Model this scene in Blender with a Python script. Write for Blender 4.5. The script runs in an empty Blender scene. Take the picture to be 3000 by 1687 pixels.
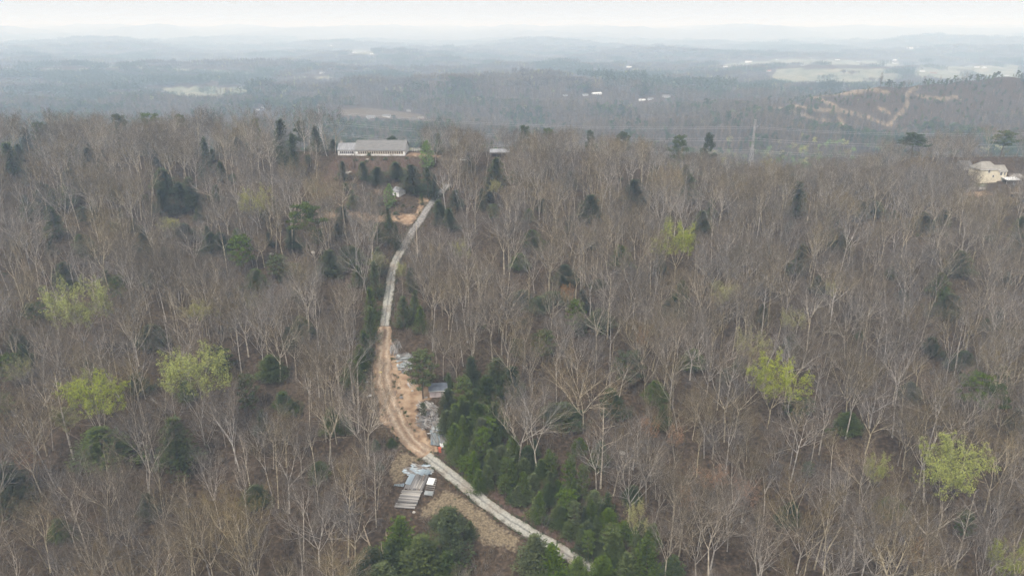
import bpy, math, random
import numpy as np
from mathutils import Vector, Matrix

# ------------------------------------------------------------------ camera, sky, sun, exposure
SC = bpy.context.scene
COL = SC.collection
CZ = 200.0                      # camera altitude; the valley under it lies about 118 m lower
TH = math.radians(19.56)        # camera pitch
F, CX, CY = 1839.3, 1288.0, 724.3   # focal length and centre in units of a 2576 px wide picture
ST, CT = math.sin(TH), math.cos(TH)
cam = bpy.data.cameras.new('camera'); camo = bpy.data.objects.new('camera', cam); COL.objects.link(camo)
camo.location = (0, 0, CZ); camo.rotation_euler = (math.pi/2 - TH, 0, 0)
cam.sensor_width = 36; cam.lens = F/2576*36; cam.clip_start = 1; cam.clip_end = 90000
SC.camera = camo

SUN_EL, SUN_AZ = math.radians(52), math.radians(205)    # azimuth clockwise from +Y: behind the camera, a little to the left
w = bpy.data.worlds.new('World'); SC.world = w; w.use_nodes = True
nt = w.node_tree; bg = nt.nodes['Background']
sky = nt.nodes.new('ShaderNodeTexSky'); sky.sky_type = 'NISHITA'; sky.sun_disc = False
sky.sun_elevation = SUN_EL; sky.sun_rotation = SUN_AZ; sky.altitude = 200
sky.air_density = 1.0; sky.dust_density = 7.0; sky.ozone_density = 1.0
hs = nt.nodes.new('ShaderNodeHueSaturation'); hs.inputs['Saturation'].default_value = 0.12; hs.inputs['Value'].default_value = 1.0
# thin bright overcast veil over the clear-sky model
veil = nt.nodes.new('ShaderNodeMix'); veil.data_type = 'RGBA'; veil.inputs[0].default_value = .78; veil.inputs[7].default_value = (2.85, 2.9, 2.97, 1)
nt.links.new(sky.outputs[0], hs.inputs['Color']); nt.links.new(hs.outputs[0], veil.inputs[6]); nt.links.new(veil.outputs[2], bg.inputs[0])
bg.inputs[1].default_value = 0.15
sl = bpy.data.lights.new('sun', 'SUN'); sl.energy = 1.5; sl.angle = math.radians(12); sl.color = (1, .95, .86)
so = bpy.data.objects.new('sun', sl); COL.objects.link(so)
sd = Vector((math.sin(SUN_AZ)*math.cos(SUN_EL), math.cos(SUN_AZ)*math.cos(SUN_EL), math.sin(SUN_EL)))
so.rotation_euler = sd.to_track_quat('Z', 'Y').to_euler(); so.location = (0, 0, 400)
SC.view_settings.view_transform = 'Standard'; SC.view_settings.look = 'None'
SC.view_settings.exposure = 1.22; SC.view_settings.gamma = 1.0
SC.cycles.max_bounces = 5; SC.cycles.diffuse_bounces = 2; SC.cycles.glossy_bounces = 1
SC.cycles.volume_bounces = 3; SC.cycles.transmission_bounces = 1; SC.cycles.transparent_max_bounces = 4
SC.cycles.use_denoising = True; SC.cycles.denoiser = 'OPENIMAGEDENOISE'; SC.cycles.denoising_input_passes = 'RGB_ALBEDO_NORMAL'; SC.cycles.denoising_prefilter = 'FAST'
SC.cycles.sample_clamp_indirect = 4

HAZE_DENSITY = 0.00031
HAZE_COL = (.60, .78, 1.0)

# ------------------------------------------------------------------ terrain
_py = np.array([-3000, 60, 135, 157, 172, 200, 231, 260, 287, 312, 335, 352, 368, 378, 396, 425, 470, 540, 640, 900, 1200, 3000, 60000.])
_ph = np.array([118, 118, 117.5, 113, 109, 102.5, 96, 90, 84, 79, 73.5, 68.5, 63, 61.2, 61.4, 77, 98, 116, 132, 148, 152, 150, 150.])
_ty = np.arange(-200, 3001, 2.0)
_th = np.interp(_ty, _py, _ph)
_k = np.exp(-0.5*(np.arange(-12, 13)/3.0)**2); _k /= _k.sum()
_th[30:-30] = np.convolve(_th, _k, 'same')[30:-30]
def ss(a, b, x):
    t = np.clip((x-a)/(b-a), 0, 1); return t*t*(3-2*t)
_rs = np.random.RandomState(5)
def waves(seed, lmin, lmax, n=7):
    r = np.random.RandomState(seed)
    return [(math.cos(a)*2*math.pi/l, math.sin(a)*2*math.pi/l, p) for a, l, p in
            zip(r.uniform(0, math.pi, n), np.exp(r.uniform(math.log(lmin), math.log(lmax), n)), r.uniform(0, 6.28, n))]
W_S, W_M, W_L, W_X = waves(1, 35, 110), waves(2, 150, 420), waves(3, 700, 2600, 9), waves(4, 1500, 5200, 9)
def wsum(W, x, y):
    s = 0
    for a, b, p in W: s = s+np.sin(a*x+b*y+p)
    return s/math.sqrt(len(W)/2)
HILLS = [(40, 1700, 520, 270, 40), (640, 1100, 330, 150, 66), (980, 1080, 330, 170, 14), (-900, 2600, 700, 200, 16), (-200, 880, 300, 120, 10)]
def ground(x, y):
    x = np.asarray(x, float); y = np.asarray(y, float)
    h = np.interp(y, _ty, _th)
    near = ss(300, 370, y)*(1-ss(520, 760, y))
    h = h + near*(18*ss(25, 140, x) + 5*ss(-110, -190, x)) - 12*ss(-110, -190, x)*ss(385, 430, y)*(1-ss(470, 640, y))
    h = h + ss(110, 170, x)*10*(1-ss(290, 360, y))*ss(60, 120, y)*0.4
    h = h - 24*ss(180, 235, x)*ss(392, 425, y)*(1-ss(436, 500, y))
    # rolling detail, kept off the road and the yards
    road = np.exp(-((x+20-(y-150)*-0.18)/45.0)**2)
    h = h + wsum(W_S, x, y)*1.5*(1-.93*road)*(1-ss(340, 372, y)*(1-ss(440, 470, y))*.9)
    h = h + wsum(W_M, x, y)*ss(560, 900, y)*6
    for hx, hy, sx, sy, a in HILLS:
        h = h - a*np.exp(-((x-hx)/sx)**2-((y-hy)/sy)**2)
    d = np.hypot(x, y)
    h = h - (wsum(W_L, x, y))*11*ss(1500, 3200, d)
    e = np.maximum(wsum(W_X, x, y)+.7, 0)
    h = h - e*17*ss(3600, 6500, d) - ss(8000, 11500, d)*(122+e*13)
    return CZ - h

def proj(x, y, z):
    dy = y; dz = z-CZ
    zz = dy*CT - dz*ST
    vv = (-dy*ST - dz*CT)
    zs = np.where(zz < 1, 1, zz)
    return CX+F*x/zs, CY+F*vv/zs, zz
_T = 100*np.exp(np.linspace(0, math.log(150), 1500))
def at(px, py, lift=0.0, span=None, tmax=None):
    """world point where the sight line of picture point (px, py) meets the terrain (raised by lift)"""
    u, v = (px-CX)/F, (py-CY)/F
    def q(T): return u*T, T*(CT-v*ST), CZ-T*(ST+v*CT)
    T = _T if span is None else np.linspace(span[0], span[1], 1500)
    X, Y, Z = q(T); g = ground(X, Y)+lift
    hit = np.nonzero(Z < g)[0]
    if len(hit) == 0: i = len(T)-1; t = T[i]
    else:
        i = max(hit[0], 1); a = (Z[i-1]-g[i-1]); b = (Z[i]-g[i]); t = T[i-1]+(T[i]-T[i-1])*a/(a-b+1e-9)
    if tmax and t > tmax: t = tmax
    x, y, z = q(t)
    return Vector((x, y, float(ground(x, y)))), t
# picture crops used when measuring -> 2576 px picture
S = .85867
def c1(x, y): return (x/1.7173*S, y/1.7173*S)
def c2(x, y): return ((1500+x/1.7173)*S, y/1.7173*S)
def c3(x, y): return ((900+x/3.623)*S, (350+y/3.623)*S)
def c4(x, y): return ((1000+x/3.6225)*S, (650+y/3.6225)*S)
def c5(x, y): return ((1000+x/3.22)*S, (950+y/3.22)*S)
def c6(x, y): return ((1000+x/3.22)*S, (1300+y/3.22)*S)
def c7(x, y): return ((2700+x/4.83)*S, (350+y/4.83)*S)

def inpoly(px, py, P):
    px = np.asarray(px); py = np.asarray(py); r = np.zeros(np.broadcast(px, py).shape, bool); n = len(P)
    for i in range(n):
        x1, y1 = P[i]; x2, y2 = P[(i+1) % n]
        if y1 == y2: continue
        c = ((y1 > py) != (y2 > py)) & (px < (x2-x1)*(py-y1)/(y2-y1)+x1)
        r ^= c
    return r
def dline(px, py, P):
    d = np.full(np.shape(px), 1e9)
    for (x1, y1), (x2, y2) in zip(P[:-1], P[1:]):
        l2 = (x2-x1)**2+(y2-y1)**2
        t = np.clip(((px-x1)*(x2-x1)+(py-y1)*(y2-y1))/l2, 0, 1)
        d = np.minimum(d, np.hypot(px-(x1+t*(x2-x1)), py-(y1+t*(y2-y1))))
    return d

# ------------------------------------------------------------------ object helpers
def tag(o, label=None, cat=None, group=None, kind=None):
    if label: o['label'] = label
    if cat: o['category'] = cat
    if group: o['group'] = group
    if kind: o['kind'] = kind
    return o
def empty(name, loc=(0, 0, 0), rz=0, label=None, cat=None, group=None):
    o = bpy.data.objects.new(name, None); COL.objects.link(o); o.empty_display_size = .2
    o.location = loc; o.rotation_euler = (0, 0, rz)
    return tag(o, label, cat, group)
class MB:
    def __init__(s): s.v = []; s.f = []; s.m = []
    def add(s, vs, fs, mi=0):
        b = len(s.v); s.v.extend([tuple(p) for p in vs]); s.f.extend([tuple(i+b for i in f) for f in fs]); s.m.extend([mi]*len(fs)); return s
    def box(s, c, size, rz=0, M=None, mi=0):
        x, y, z = size[0]/2, size[1]/2, size[2]/2
        R = M if M is not None else Matrix.Rotation(rz, 3, 'Z')
        vs = [Vector(c)+R@Vector((i*x, j*y, k*z)) for k in (-1, 1) for j in (-1, 1) for i in (-1, 1)]
        return s.add(vs, [(0, 2, 3, 1), (4, 5, 7, 6), (0, 1, 5, 4), (2, 6, 7, 3), (0, 4, 6, 2), (1, 3, 7, 5)], mi)
    def prism(s, poly, axis_vec, mi=0):
        n = len(poly); a = [Vector(p) for p in poly]; b = [p+Vector(axis_vec) for p in a]
        return s.add(a+b, [tuple(range(n))[::-1], tuple(range(n, 2*n))]+[(i, (i+1) % n, n+(i+1) % n, n+i) for i in range(n)], mi)
    def tube(s, pts, rad, n=4, mi=0, cap=True):
        pts = [Vector(p) for p in pts]; b = len(s.v)
        for i, p in enumerate(pts):
            d = (pts[min(i+1, len(pts)-1)]-pts[max(i-1, 0)]).normalized()
            u = d.cross(Vector((0.13, 0.31, .94)) if abs(d.z) < .8 else Vector((1, .2, 0))).normalized(); v = d.cross(u)
            for k in range(n):
                a = 2*math.pi*k/n; s.v.append(tuple(p+(u*math.cos(a)+v*math.sin(a))*rad[i]))
        for i in range(len(pts)-1):
            for k in range(n):
                s.f.append((b+i*n+k, b+i*n+(k+1) % n, b+(i+1)*n+(k+1) % n, b+(i+1)*n+k)); s.m.append(mi)
        if cap:
            s.f.append(tuple(b+k for k in range(n))[::-1]); s.f.append(tuple(b+(len(pts)-1)*n+k for k in range(n))); s.m += [mi, mi]
        return s
    def mesh(s, name, mats):
        me = bpy.data.meshes.new(name); me.from_pydata(s.v, [], s.f); me.update()
        for m in (mats if isinstance(mats, (list, tuple)) else [mats]): me.materials.append(m)
        if any(s.m): me.polygons.foreach_set('material_index', s.m)
        return me
    def build(s, name, mats, parent=None, loc=None):
        o = bpy.data.objects.new(name, s.mesh(name, mats)); COL.objects.link(o)
        if parent is not None: o.parent = parent
        if loc is not None: o.location = loc
        return o
def new_obj(name, me, parent=None, loc=None, rot=None, scale=None):
    o = bpy.data.objects.new(name, me); COL.objects.link(o)
    if parent is not None: o.parent = parent
    if loc is not None: o.location = loc
    if rot is not None: o.rotation_euler = rot
    if scale is not None: o.scale = scale
    return o

# ------------------------------------------------------------------ materials
def mat(name, col, col2=None, scale=2.0, rough=.9, rnd=0.0, detail=6, bump=0.0, bscale=None, spec=.2, metal=0, stretch=None, obj=True, sat=0.0, lo=.35, hi=.65):
    m = bpy.data.materials.new(name); m.use_nodes = True; n = m.node_tree.nodes; L = m.node_tree.links
    b = n['Principled BSDF']; b.inputs['Roughness'].default_value = rough; b.inputs['Specular IOR Level'].default_value = spec; b.inputs['Metallic'].default_value = metal
    tc = n.new('ShaderNodeTexCoord'); src = tc.outputs['Object']
    if stretch:
        mp = n.new('ShaderNodeMapping'); mp.inputs['Scale'].default_value = stretch; L.new(src, mp.inputs[0]); src = mp.outputs[0]
    if col2 is not None:
        t = n.new('ShaderNodeTexNoise'); t.inputs['Scale'].default_value = scale; t.inputs['Detail'].default_value = detail; L.new(src, t.inputs['Vector'])
        r = n.new('ShaderNodeValToRGB'); r.color_ramp.elements[0].position = lo; r.color_ramp.elements[1].position = hi
        r.color_ramp.elements[0].color = (*col, 1); r.color_ramp.elements[1].color = (*col2, 1)
        L.new(t.outputs[0], r.inputs[0]); out = r.outputs[0]
    else:
        rgb = n.new('ShaderNodeRGB'); rgb.outputs[0].default_value = (*col, 1); out = rgb.outputs[0]
    if rnd or sat:
        oi = n.new('ShaderNodeObjectInfo'); h = n.new('ShaderNodeHueSaturation')
        mr = n.new('ShaderNodeMapRange'); mr.inputs['To Min'].default_value = 1-rnd; mr.inputs['To Max'].default_value = 1+rnd
        L.new(oi.outputs['Random'], mr.inputs[0]); L.new(mr.outputs[0], h.inputs['Value'])
        if sat:
            mu = n.new('ShaderNodeMath'); mu.operation = 'MULTIPLY'; mu.inputs[1].default_value = 7.31
            fr = n.new('ShaderNodeMath'); fr.operation = 'FRACT'; L.new(oi.outputs['Random'], mu.inputs[0]); L.new(mu.outputs[0], fr.inputs[0])
            m2 = n.new('ShaderNodeMapRange'); m2.inputs['To Min'].default_value = 1-sat; m2.inputs['To Max'].default_value = 1+sat
            L.new(fr.outputs[0], m2.inputs[0]); L.new(m2.outputs[0], h.inputs['Saturation'])
            m3 = n.new('ShaderNodeMapRange'); m3.inputs['To Min'].default_value = .5-.03*sat; m3.inputs['To Max'].default_value = .5+.03*sat
            L.new(fr.outputs[0], m3.inputs[0]); L.new(m3.outputs[0], h.inputs['Hue'])
        L.new(out, h.inputs['Color']); out = h.outputs[0]
    L.new(out, b.inputs['Base Color'])
    if bump:
        t2 = n.new('ShaderNodeTexNoise'); t2.inputs['Scale'].default_value = bscale or scale*3; L.new(src, t2.inputs['Vector'])
        bp = n.new('ShaderNodeBump'); bp.inputs['Strength'].default_value = bump; bp.inputs['Distance'].default_value = .05
        L.new(t2.outputs[0], bp.inputs['Height']); L.new(bp.outputs[0], b.inputs['Normal'])
    return m
M = {}
M['bark'] = mat('bark', (.20, .172, .14), (.50, .44, .365), 1.3, rnd=.28, sat=.5)
M['bark_dead'] = mat('bark_dead', (.34, .27, .20), (.50, .42, .33), 1.5)
M['twig'] = mat('twig', (.066, .051, .038), (.175, .141, .106), .35, rnd=.30, sat=.6)
M['twig_tan'] = mat('twig_tan', (.125, .098, .068), (.23, .185, .13), .35, rnd=.2, sat=.4)
M['pine_bark'] = mat('pine_bark', (.09, .065, .05), (.16, .12, .09), 2)
M['needle'] = mat('needle', (.032, .050, .011), (.092, .120, .024), 1.6, rnd=.25, sat=.25)
M['needle_dark'] = mat('needle_dark', (.021, .034, .010), (.058, .077, .022), 1.6, rnd=.25, sat=.2)
M['needle_olive'] = mat('needle_olive', (.036, .046, .018), (.085, .098, .038), .9, rnd=.2, sat=.25)
M['leaf_lime'] = mat('leaf_lime', (.185, .215, .035), (.33, .355, .085), .8, rnd=.1, sat=.15)
M['leaf_pale'] = mat('leaf_pale', (.22, .22, .075), (.33, .32, .12), .8, rnd=.12, sat=.2)
M['leaf_rust'] = mat('leaf_rust', (.26, .13, .065), (.36, .21, .11), .8, rnd=.12, sat=.2)
M['leaf_green'] = mat('leaf_green', (.10, .17, .04), (.19, .27, .07), .8, rnd=.1)
for k in ('needle', 'needle_dark', 'needle_olive', 'leaf_lime', 'leaf_pale', 'leaf_rust', 'leaf_green'):
    b = M[k].node_tree.nodes['Principled BSDF']; b.inputs['Roughness'].default_value = .65
M['concrete'] = mat('concrete', (.27, .265, .235), (.40, .385, .34), .5, rough=.9, bump=.3, bscale=9)
M['gravel'] = mat('gravel', (.10, .092, .085), (.30, .28, .26), 1.4, rough=.95, bump=.8, bscale=6)
M['white_paint'] = mat('white_paint', (.55, .545, .53), (.70, .69, .68), .7, rough=.6)
M['roof_grey'] = mat('roof_grey', (.13, .125, .125), (.18, .175, .17), .5, rough=.85, stretch=(1, 4, 4))
M['roof_light'] = mat('roof_light', (.17, .17, .18), (.26, .26, .27), .5, rough=.6, stretch=(3, .5, .5))
M['roof_brown'] = mat('roof_brown', (.20, .185, .16), (.27, .25, .22), .6, rough=.9)
M['roof_blue'] = mat('roof_blue', (.09, .10, .12), (.14, .155, .18), .8, rough=.75)
M['pink_wall'] = mat('pink_wall', (.40, .34, .33), (.52, .455, .44), .9, rough=.8, stretch=(6, 6, .6))
M['cream'] = mat('cream', (.56, .50, .38), (.66, .60, .47), .6, rough=.8)
M['brick_red'] = mat('brick_red', (.30, .15, .11), (.38, .21, .16), 3, rough=.9)
M['stone'] = mat('stone', (.30, .28, .25), (.45, .42, .38), 3, rough=.9)
M['glass_dark'] = mat('glass_dark', (.035, .035, .045), (.10, .09, .10), 1.2, rough=.15, spec=.6)
M['tan_trim'] = mat('tan_trim', (.50, .38, .22), (.62, .50, .32), 1, rough=.7)
M['steel'] = mat('steel', (.33, .32, .31), (.44, .43, .42), .6, rough=.5, metal=.3)
M['wire'] = mat('wire', (.45, .46, .48), rough=.5)
M['rust_red'] = mat('rust_red', (.38, .075, .045), (.46, .12, .07), 2.5, rough=.6)
M['yellow'] = mat('yellow', (.50, .38, .08), (.60, .50, .2), 3, rough=.7)
M['plank_grey'] = mat('plank_grey', (.15, .14, .13), (.34, .32, .30), 1.5, rnd=.35, sat=.5, stretch=(.6, 9, 9))
M['plank_dark'] = mat('plank_dark', (.07, .065, .062), (.18, .17, .165), 1.5, rnd=.3, sat=.4, stretch=(.6, 9, 9))
M['plank_brown'] = mat('plank_brown', (.11, .08, .065), (.20, .16, .135), 1.5, rnd=.3, sat=.3, stretch=(.6, 9, 9))
M['sheet_blue'] = mat('sheet_blue', (.22, .27, .31), (.32, .37, .40), .8, rough=.45, metal=.2, rnd=.15)
M['sheet_grey'] = mat('sheet_grey', (.19, .205, .205), (.30, .315, .315), 1.1, rough=.5, metal=.2, rnd=.2)
M['asphalt'] = mat('asphalt', (.30, .285, .26), (.42, .40, .37), .02, rough=.95)

def ground_material():
    m = bpy.data.materials.new('forest_floor'); m.use_nodes = True; n = m.node_tree.nodes; L = m.node_tree.links
    b = n['Principled BSDF']; b.inputs['Roughness'].default_value = .95; b.inputs['Specular IOR Level'].default_value = .1
    tc = n.new('ShaderNodeTexCoord')
    def noise(sc, det=6, off=0):
        t = n.new('ShaderNodeTexNoise'); t.inputs['Scale'].default_value = sc; t.inputs['Detail'].default_value = det
        mp = n.new('ShaderNodeMapping'); mp.inputs['Location'].default_value = (off, off*.7, 0); L.new(tc.outputs['Object'], mp.inputs[0]); L.new(mp.outputs[0], t.inputs['Vector']); return t.outputs[0]
    def ramp(f, *st):
        r = n.new('ShaderNodeValToRGB'); e = r.color_ramp.elements
        while len(e) < len(st): e.new(.5)
        for i, (p, c) in enumerate(st): e[i].position = p; e[i].color = (*c, 1)
        L.new(f, r.inputs[0]); return r.outputs[0]
    def mix(f, a, c):
        x = n.new('ShaderNodeMix'); x.data_type = 'RGBA'; L.new(f, x.inputs[0]); L.new(a, x.inputs[6]); L.new(c, x.inputs[7]); return x.outputs[2]
    def chan(col, i, sc, edge):
        # mask with a ragged, noisy edge
        nz = noise(sc, 5, 31*i); a = n.new('ShaderNodeMath'); a.operation = 'MULTIPLY_ADD'; a.inputs[1].default_value = edge; a.inputs[2].default_value = -edge*.5; L.new(nz, a.inputs[0])
        s = n.new('ShaderNodeMath'); s.operation = 'ADD'; L.new(col, s.inputs[0]); L.new(a.outputs[0], s.inputs[1])
        r = n.new('ShaderNodeMapRange'); r.inputs['From Min'].default_value = .35; r.inputs['From Max'].default_value = .65; L.new(s.outputs[0], r.inputs[0])
        k = n.new('ShaderNodeMath'); k.operation = 'GREATER_THAN'; k.inputs[1].default_value = .02; L.new(col, k.inputs[0])
        q = n.new('ShaderNodeMath'); q.operation = 'MULTIPLY'; L.new(r.outputs[0], q.inputs[0]); L.new(k.outputs[0], q.inputs[1]); return q.outputs[0]
    a1 = n.new('ShaderNodeAttribute'); a1.attribute_name = 'mask_a'; s1 = n.new('ShaderNodeSeparateColor'); L.new(a1.outputs['Color'], s1.inputs[0])
    a2 = n.new('ShaderNodeAttribute'); a2.attribute_name = 'mask_b'; s2 = n.new('ShaderNodeSeparateColor'); L.new(a2.outputs['Color'], s2.inputs[0])
    litter = mix(noise(.09, 6), ramp(noise(1.1, 8), (.3, (.016, .011, .008)), (.52, (.055, .037, .026)), (.75, (.16, .115, .082))),
                 ramp(noise(.9, 8, 9), (.3, (.022, .016, .010)), (.6, (.072, .052, .034)), (.8, (.15, .115, .085))))
    dirt = ramp(noise(.45, 9, 4), (.3, (.17, .108, .066)), (.5, (.29, .198, .130)), (.72, (.37, .28, .195)))
    grass = ramp(noise(1.9, 10, 2), (.30, (.085, .065, .045)), (.5, (.16, .125, .082)), (.7, (.225, .18, .12)))
    green = ramp(noise(.02, 8, 6), (.3, (.10, .115, .075)), (.5, (.17, .17, .12)), (.7, (.24, .22, .16)))
    red = ramp(noise(1.3, 8, 8), (.3, (.05, .031, .025)), (.7, (.115, .078, .06)))
    grav = ramp(noise(1.3, 8, 12), (.3, (.22, .20, .185)), (.7, (.42, .39, .36)))
    c = mix(chan(s2.outputs[0], 1, .5, .7), litter, red)
    c = mix(chan(s1.outputs[1], 2, 1.3, 1.5), c, grass)
    c = mix(chan(s1.outputs[0], 3, .55, 1.0), c, dirt)
    c = mix(chan(s2.outputs[1], 4, .5, .5), c, grav)
    c = mix(chan(s1.outputs[2], 5, .02, .3), c, green)
    L.new(c, b.inputs['Base Color'])
    bp = n.new('ShaderNodeBump'); bp.inputs['Strength'].default_value = .6; bp.inputs['Distance'].default_value = .25
    L.new(noise(1.6, 8), bp.inputs['Height']); L.new(bp.outputs[0], b.inputs['Normal'])
    return m
M['ground'] = ground_material()

# ------------------------------------------------------------------ picture-measured regions of open ground
DIRT = [c5(*p) for p in [(345, 20), (460, 20), (475, 150), (570, 300), (610, 460), (700, 560), (830, 600), (850, 690), (760, 730), (700, 800), (750, 950), (830, 1080), (930, 1180), (860, 1240),
        (740, 1250), (640, 1180), (545, 1090), (470, 1000), (355, 900), (370, 750), (325, 650), (300, 500), (305, 300), (330, 150)]]
DRY = [c6(*p) for p in [(860, 520), (1000, 420), (1120, 480), (1300, 600), (1500, 760), (1700, 890), (1640, 1010), (1280, 930), (1190, 700), (1000, 650), (720, 720), (760, 600)]]
DRY2 = [c6(*p) for p in [(440, 230), (560, 60), (740, 110), (780, 180), (640, 200), (630, 290), (560, 400), (470, 360)]]
REDBANK = [c3(*p) for p in [(890, 990), (1150, 1010), (1200, 820), (1380, 760), (1400, 800), (1290, 900), (1190, 1040), (1100, 1130), (1000, 1110), (960, 1040)]]
TERR = [c3(*p) for p in [(90, 962), (330, 970), (600, 985), (760, 1005), (900, 1015), (1000, 1080), (900, 1100), (320, 1072), (90, 1045)]]
SPOT = [c3(*p) for p in [(715, 735), (790, 735), (790, 800), (730, 800)]]
BRUSH = [c3(*p) for p in [(0, 640), (300, 560), (650, 780), (900, 900), (1180, 900), (900, 1100), (400, 1090), (0, 1000)]]
YARD = [c3(*p) for p in [(1045, 345), (1180, 350), (1440, 375), (1440, 412), (1180, 400), (1040, 395)]]
YARD2 = [c3(*p) for p in [(1370, 405), (1600, 415), (1720, 430), (1600, 450), (1380, 430)]]
SLOPE = [c3(*p) for p in [(300, 388), (1040, 388), (1380, 440), (1240, 520), (900, 560), (300, 620), (120, 800), (60, 700)]]
SIDE = [c5(*p) for p in [(190, 400), (320, 480), (330, 700), (360, 900), (560, 1100), (620, 1230), (470, 1160), (330, 1010), (220, 820), (180, 560)]]
HX = dict(green=[c7(*p) for p in [(740, 905), (930, 905), (930, 950), (740, 950)]], grav=[c7(*p) for p in [(670, 950), (910, 950), (910, 1000), (660, 1000)]],
          dirt=[c7(*p) for p in [(640, 1005), (900, 1000), (1060, 1075), (1400, 1060), (1449, 930), (1300, 960), (1320, 1020), (800, 1120), (560, 1080)]],
          dry=[c7(*p) for p in [(700, 1100), (1449, 1050), (1449, 1260), (1000, 1250), (700, 1190)]], pave=[c7(*p) for p in [(1230, 770), (1460, 770), (1460, 860), (1240, 850)]])
TRACKS = [[c2(*p) for p in P] for P in ([(1050, 470), (1180, 488), (1300, 478), (1420, 490)], [(1300, 535), (1420, 560), (1520, 600), (1600, 610)], [(1900, 470), (1820, 450), (1700, 455)], [(2040, 480), (2150, 500), (2240, 490)], [(1420, 490), (1500, 485), (1560, 503), (1610, 525), (1650, 552), (1700, 568), (1800, 592), (1880, 628), (1990, 658)],
          [(2040, 438), (1988, 470), (1985, 530), (1950, 575), (1920, 612), (1880, 630)], [(1560, 475), (1700, 470), (1760, 462)], [(1420, 532), (1560, 555), (1650, 562)],
          [(1150, 485), (1230, 502), (1300, 530)], [(1640, 590), (1680, 640)], [(1840, 540), (1900, 570)])]
FIELDS = [[c1(*p) for p in P] for P in ([(715, 445), (960, 438), (1250, 440), (1250, 462), (1120, 492), (1000, 500), (900, 482), (790, 470)],
          [(520, 470), (700, 470), (700, 490), (540, 490)], [(230, 345), (440, 345), (440, 356), (230, 356)], [(700, 335), (830, 342), (1000, 352), (1290, 366), (1300, 385), (1230, 380), (980, 362), (700, 345)],
          [(1480, 385), (1680, 382), (1660, 400), (1500, 402)], [(1780, 255), (1890, 262), (1890, 275), (1780, 272)], [(1700, 545), (1850, 540), (2120, 575), (2200, 612), (1720, 585)], [(520, 322), (600, 322), (600, 345), (520, 340)])]
FIELDS += [[c2(*p) for p in P] for P in ([(1330, 350), (1480, 340), (1900, 350), (1980, 385), (1900, 430), (1420, 440), (1290, 415)], [(1060, 325), (1400, 295), (1950, 310), (1940, 335), (1480, 325), (1100, 345)],
          [(1960, 330), (2560, 330), (2576, 420), (2300, 425), (2040, 400)])]
OPEN = [DIRT, DRY, DRY2, REDBANK, YARD, [c3(*p) for p in [(300, 200), (1200, 200), (1200, 400), (300, 400)]],
        [c4(*p) for p in [(400, 1120), (400, 900), (450, 720), (480, 520), (540, 340), (620, 240), (700, 240), (660, 360), (590, 560), (560, 800), (520, 1120)]],
        [c3(*p) for p in [(1060, 1230), (1200, 1000), (1350, 760), (1430, 760), (1330, 960), (1180, 1230)]],
        [c6(*p) for p in [(740, 100), (880, 90), (1100, 250), (1400, 500), (1700, 720), (2230, 1040), (2130, 1110), (1500, 760), (1000, 420)]],
        [c5(*p) for p in [(470, 160), (560, 260), (640, 280), (640, 470), (560, 470), (470, 250)]],
        [c5(*p) for p in [(790, 550), (980, 550), (980, 700), (810, 700)]], [c5(*p) for p in [(700, 730), (860, 760), (1020, 1020), (1030, 1180), (900, 1220), (760, 980)]],
        [c6(*p) for p in [(480, 640), (600, 280), (620, 190), (830, 200), (930, 340), (880, 520), (740, 520), (690, 640)]],
        [c7(*p) for p in [(780, 530), (1280, 600), (1449, 770), (1449, 930), (780, 930)]], [c3(*p) for p in [(1920, 350), (2150, 350), (2150, 420), (1920, 420)]],
        [c3(*p) for p in [(900, 750), (1000, 750), (1000, 860), (900, 860)]]]
SPARSE = [BRUSH, SLOPE, SIDE, TERR]
ROAD1 = [c6(*p) for p in [(800, 110), (960, 240), (1130, 370), (1280, 497), (1430, 610), (1620, 740), (1830, 872), (2000, 965), (2170, 1070), (2420, 1220)]]
ROAD2 = [c5(*p) for p in [(800, 1215), (700, 1150), (600, 1030), (540, 920), (480, 790), (430, 680), (400, 550), (397, 400), (400, 250), (402, 120), (405, 22)]]
ROAD3 = [c4(*p) for p in [(455, 1105), (478, 950), (500, 800), (520, 650), (545, 500), (592, 380), (650, 285)]]
ROAD4 = [c4(*p) for p in [(650, 285), (705, 190), (762, 90)]]+[c3(*p) for p in [(1120, 1180), (1200, 1075), (1265, 960), (1340, 860), (1425, 765), (1500, 690)]]

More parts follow.
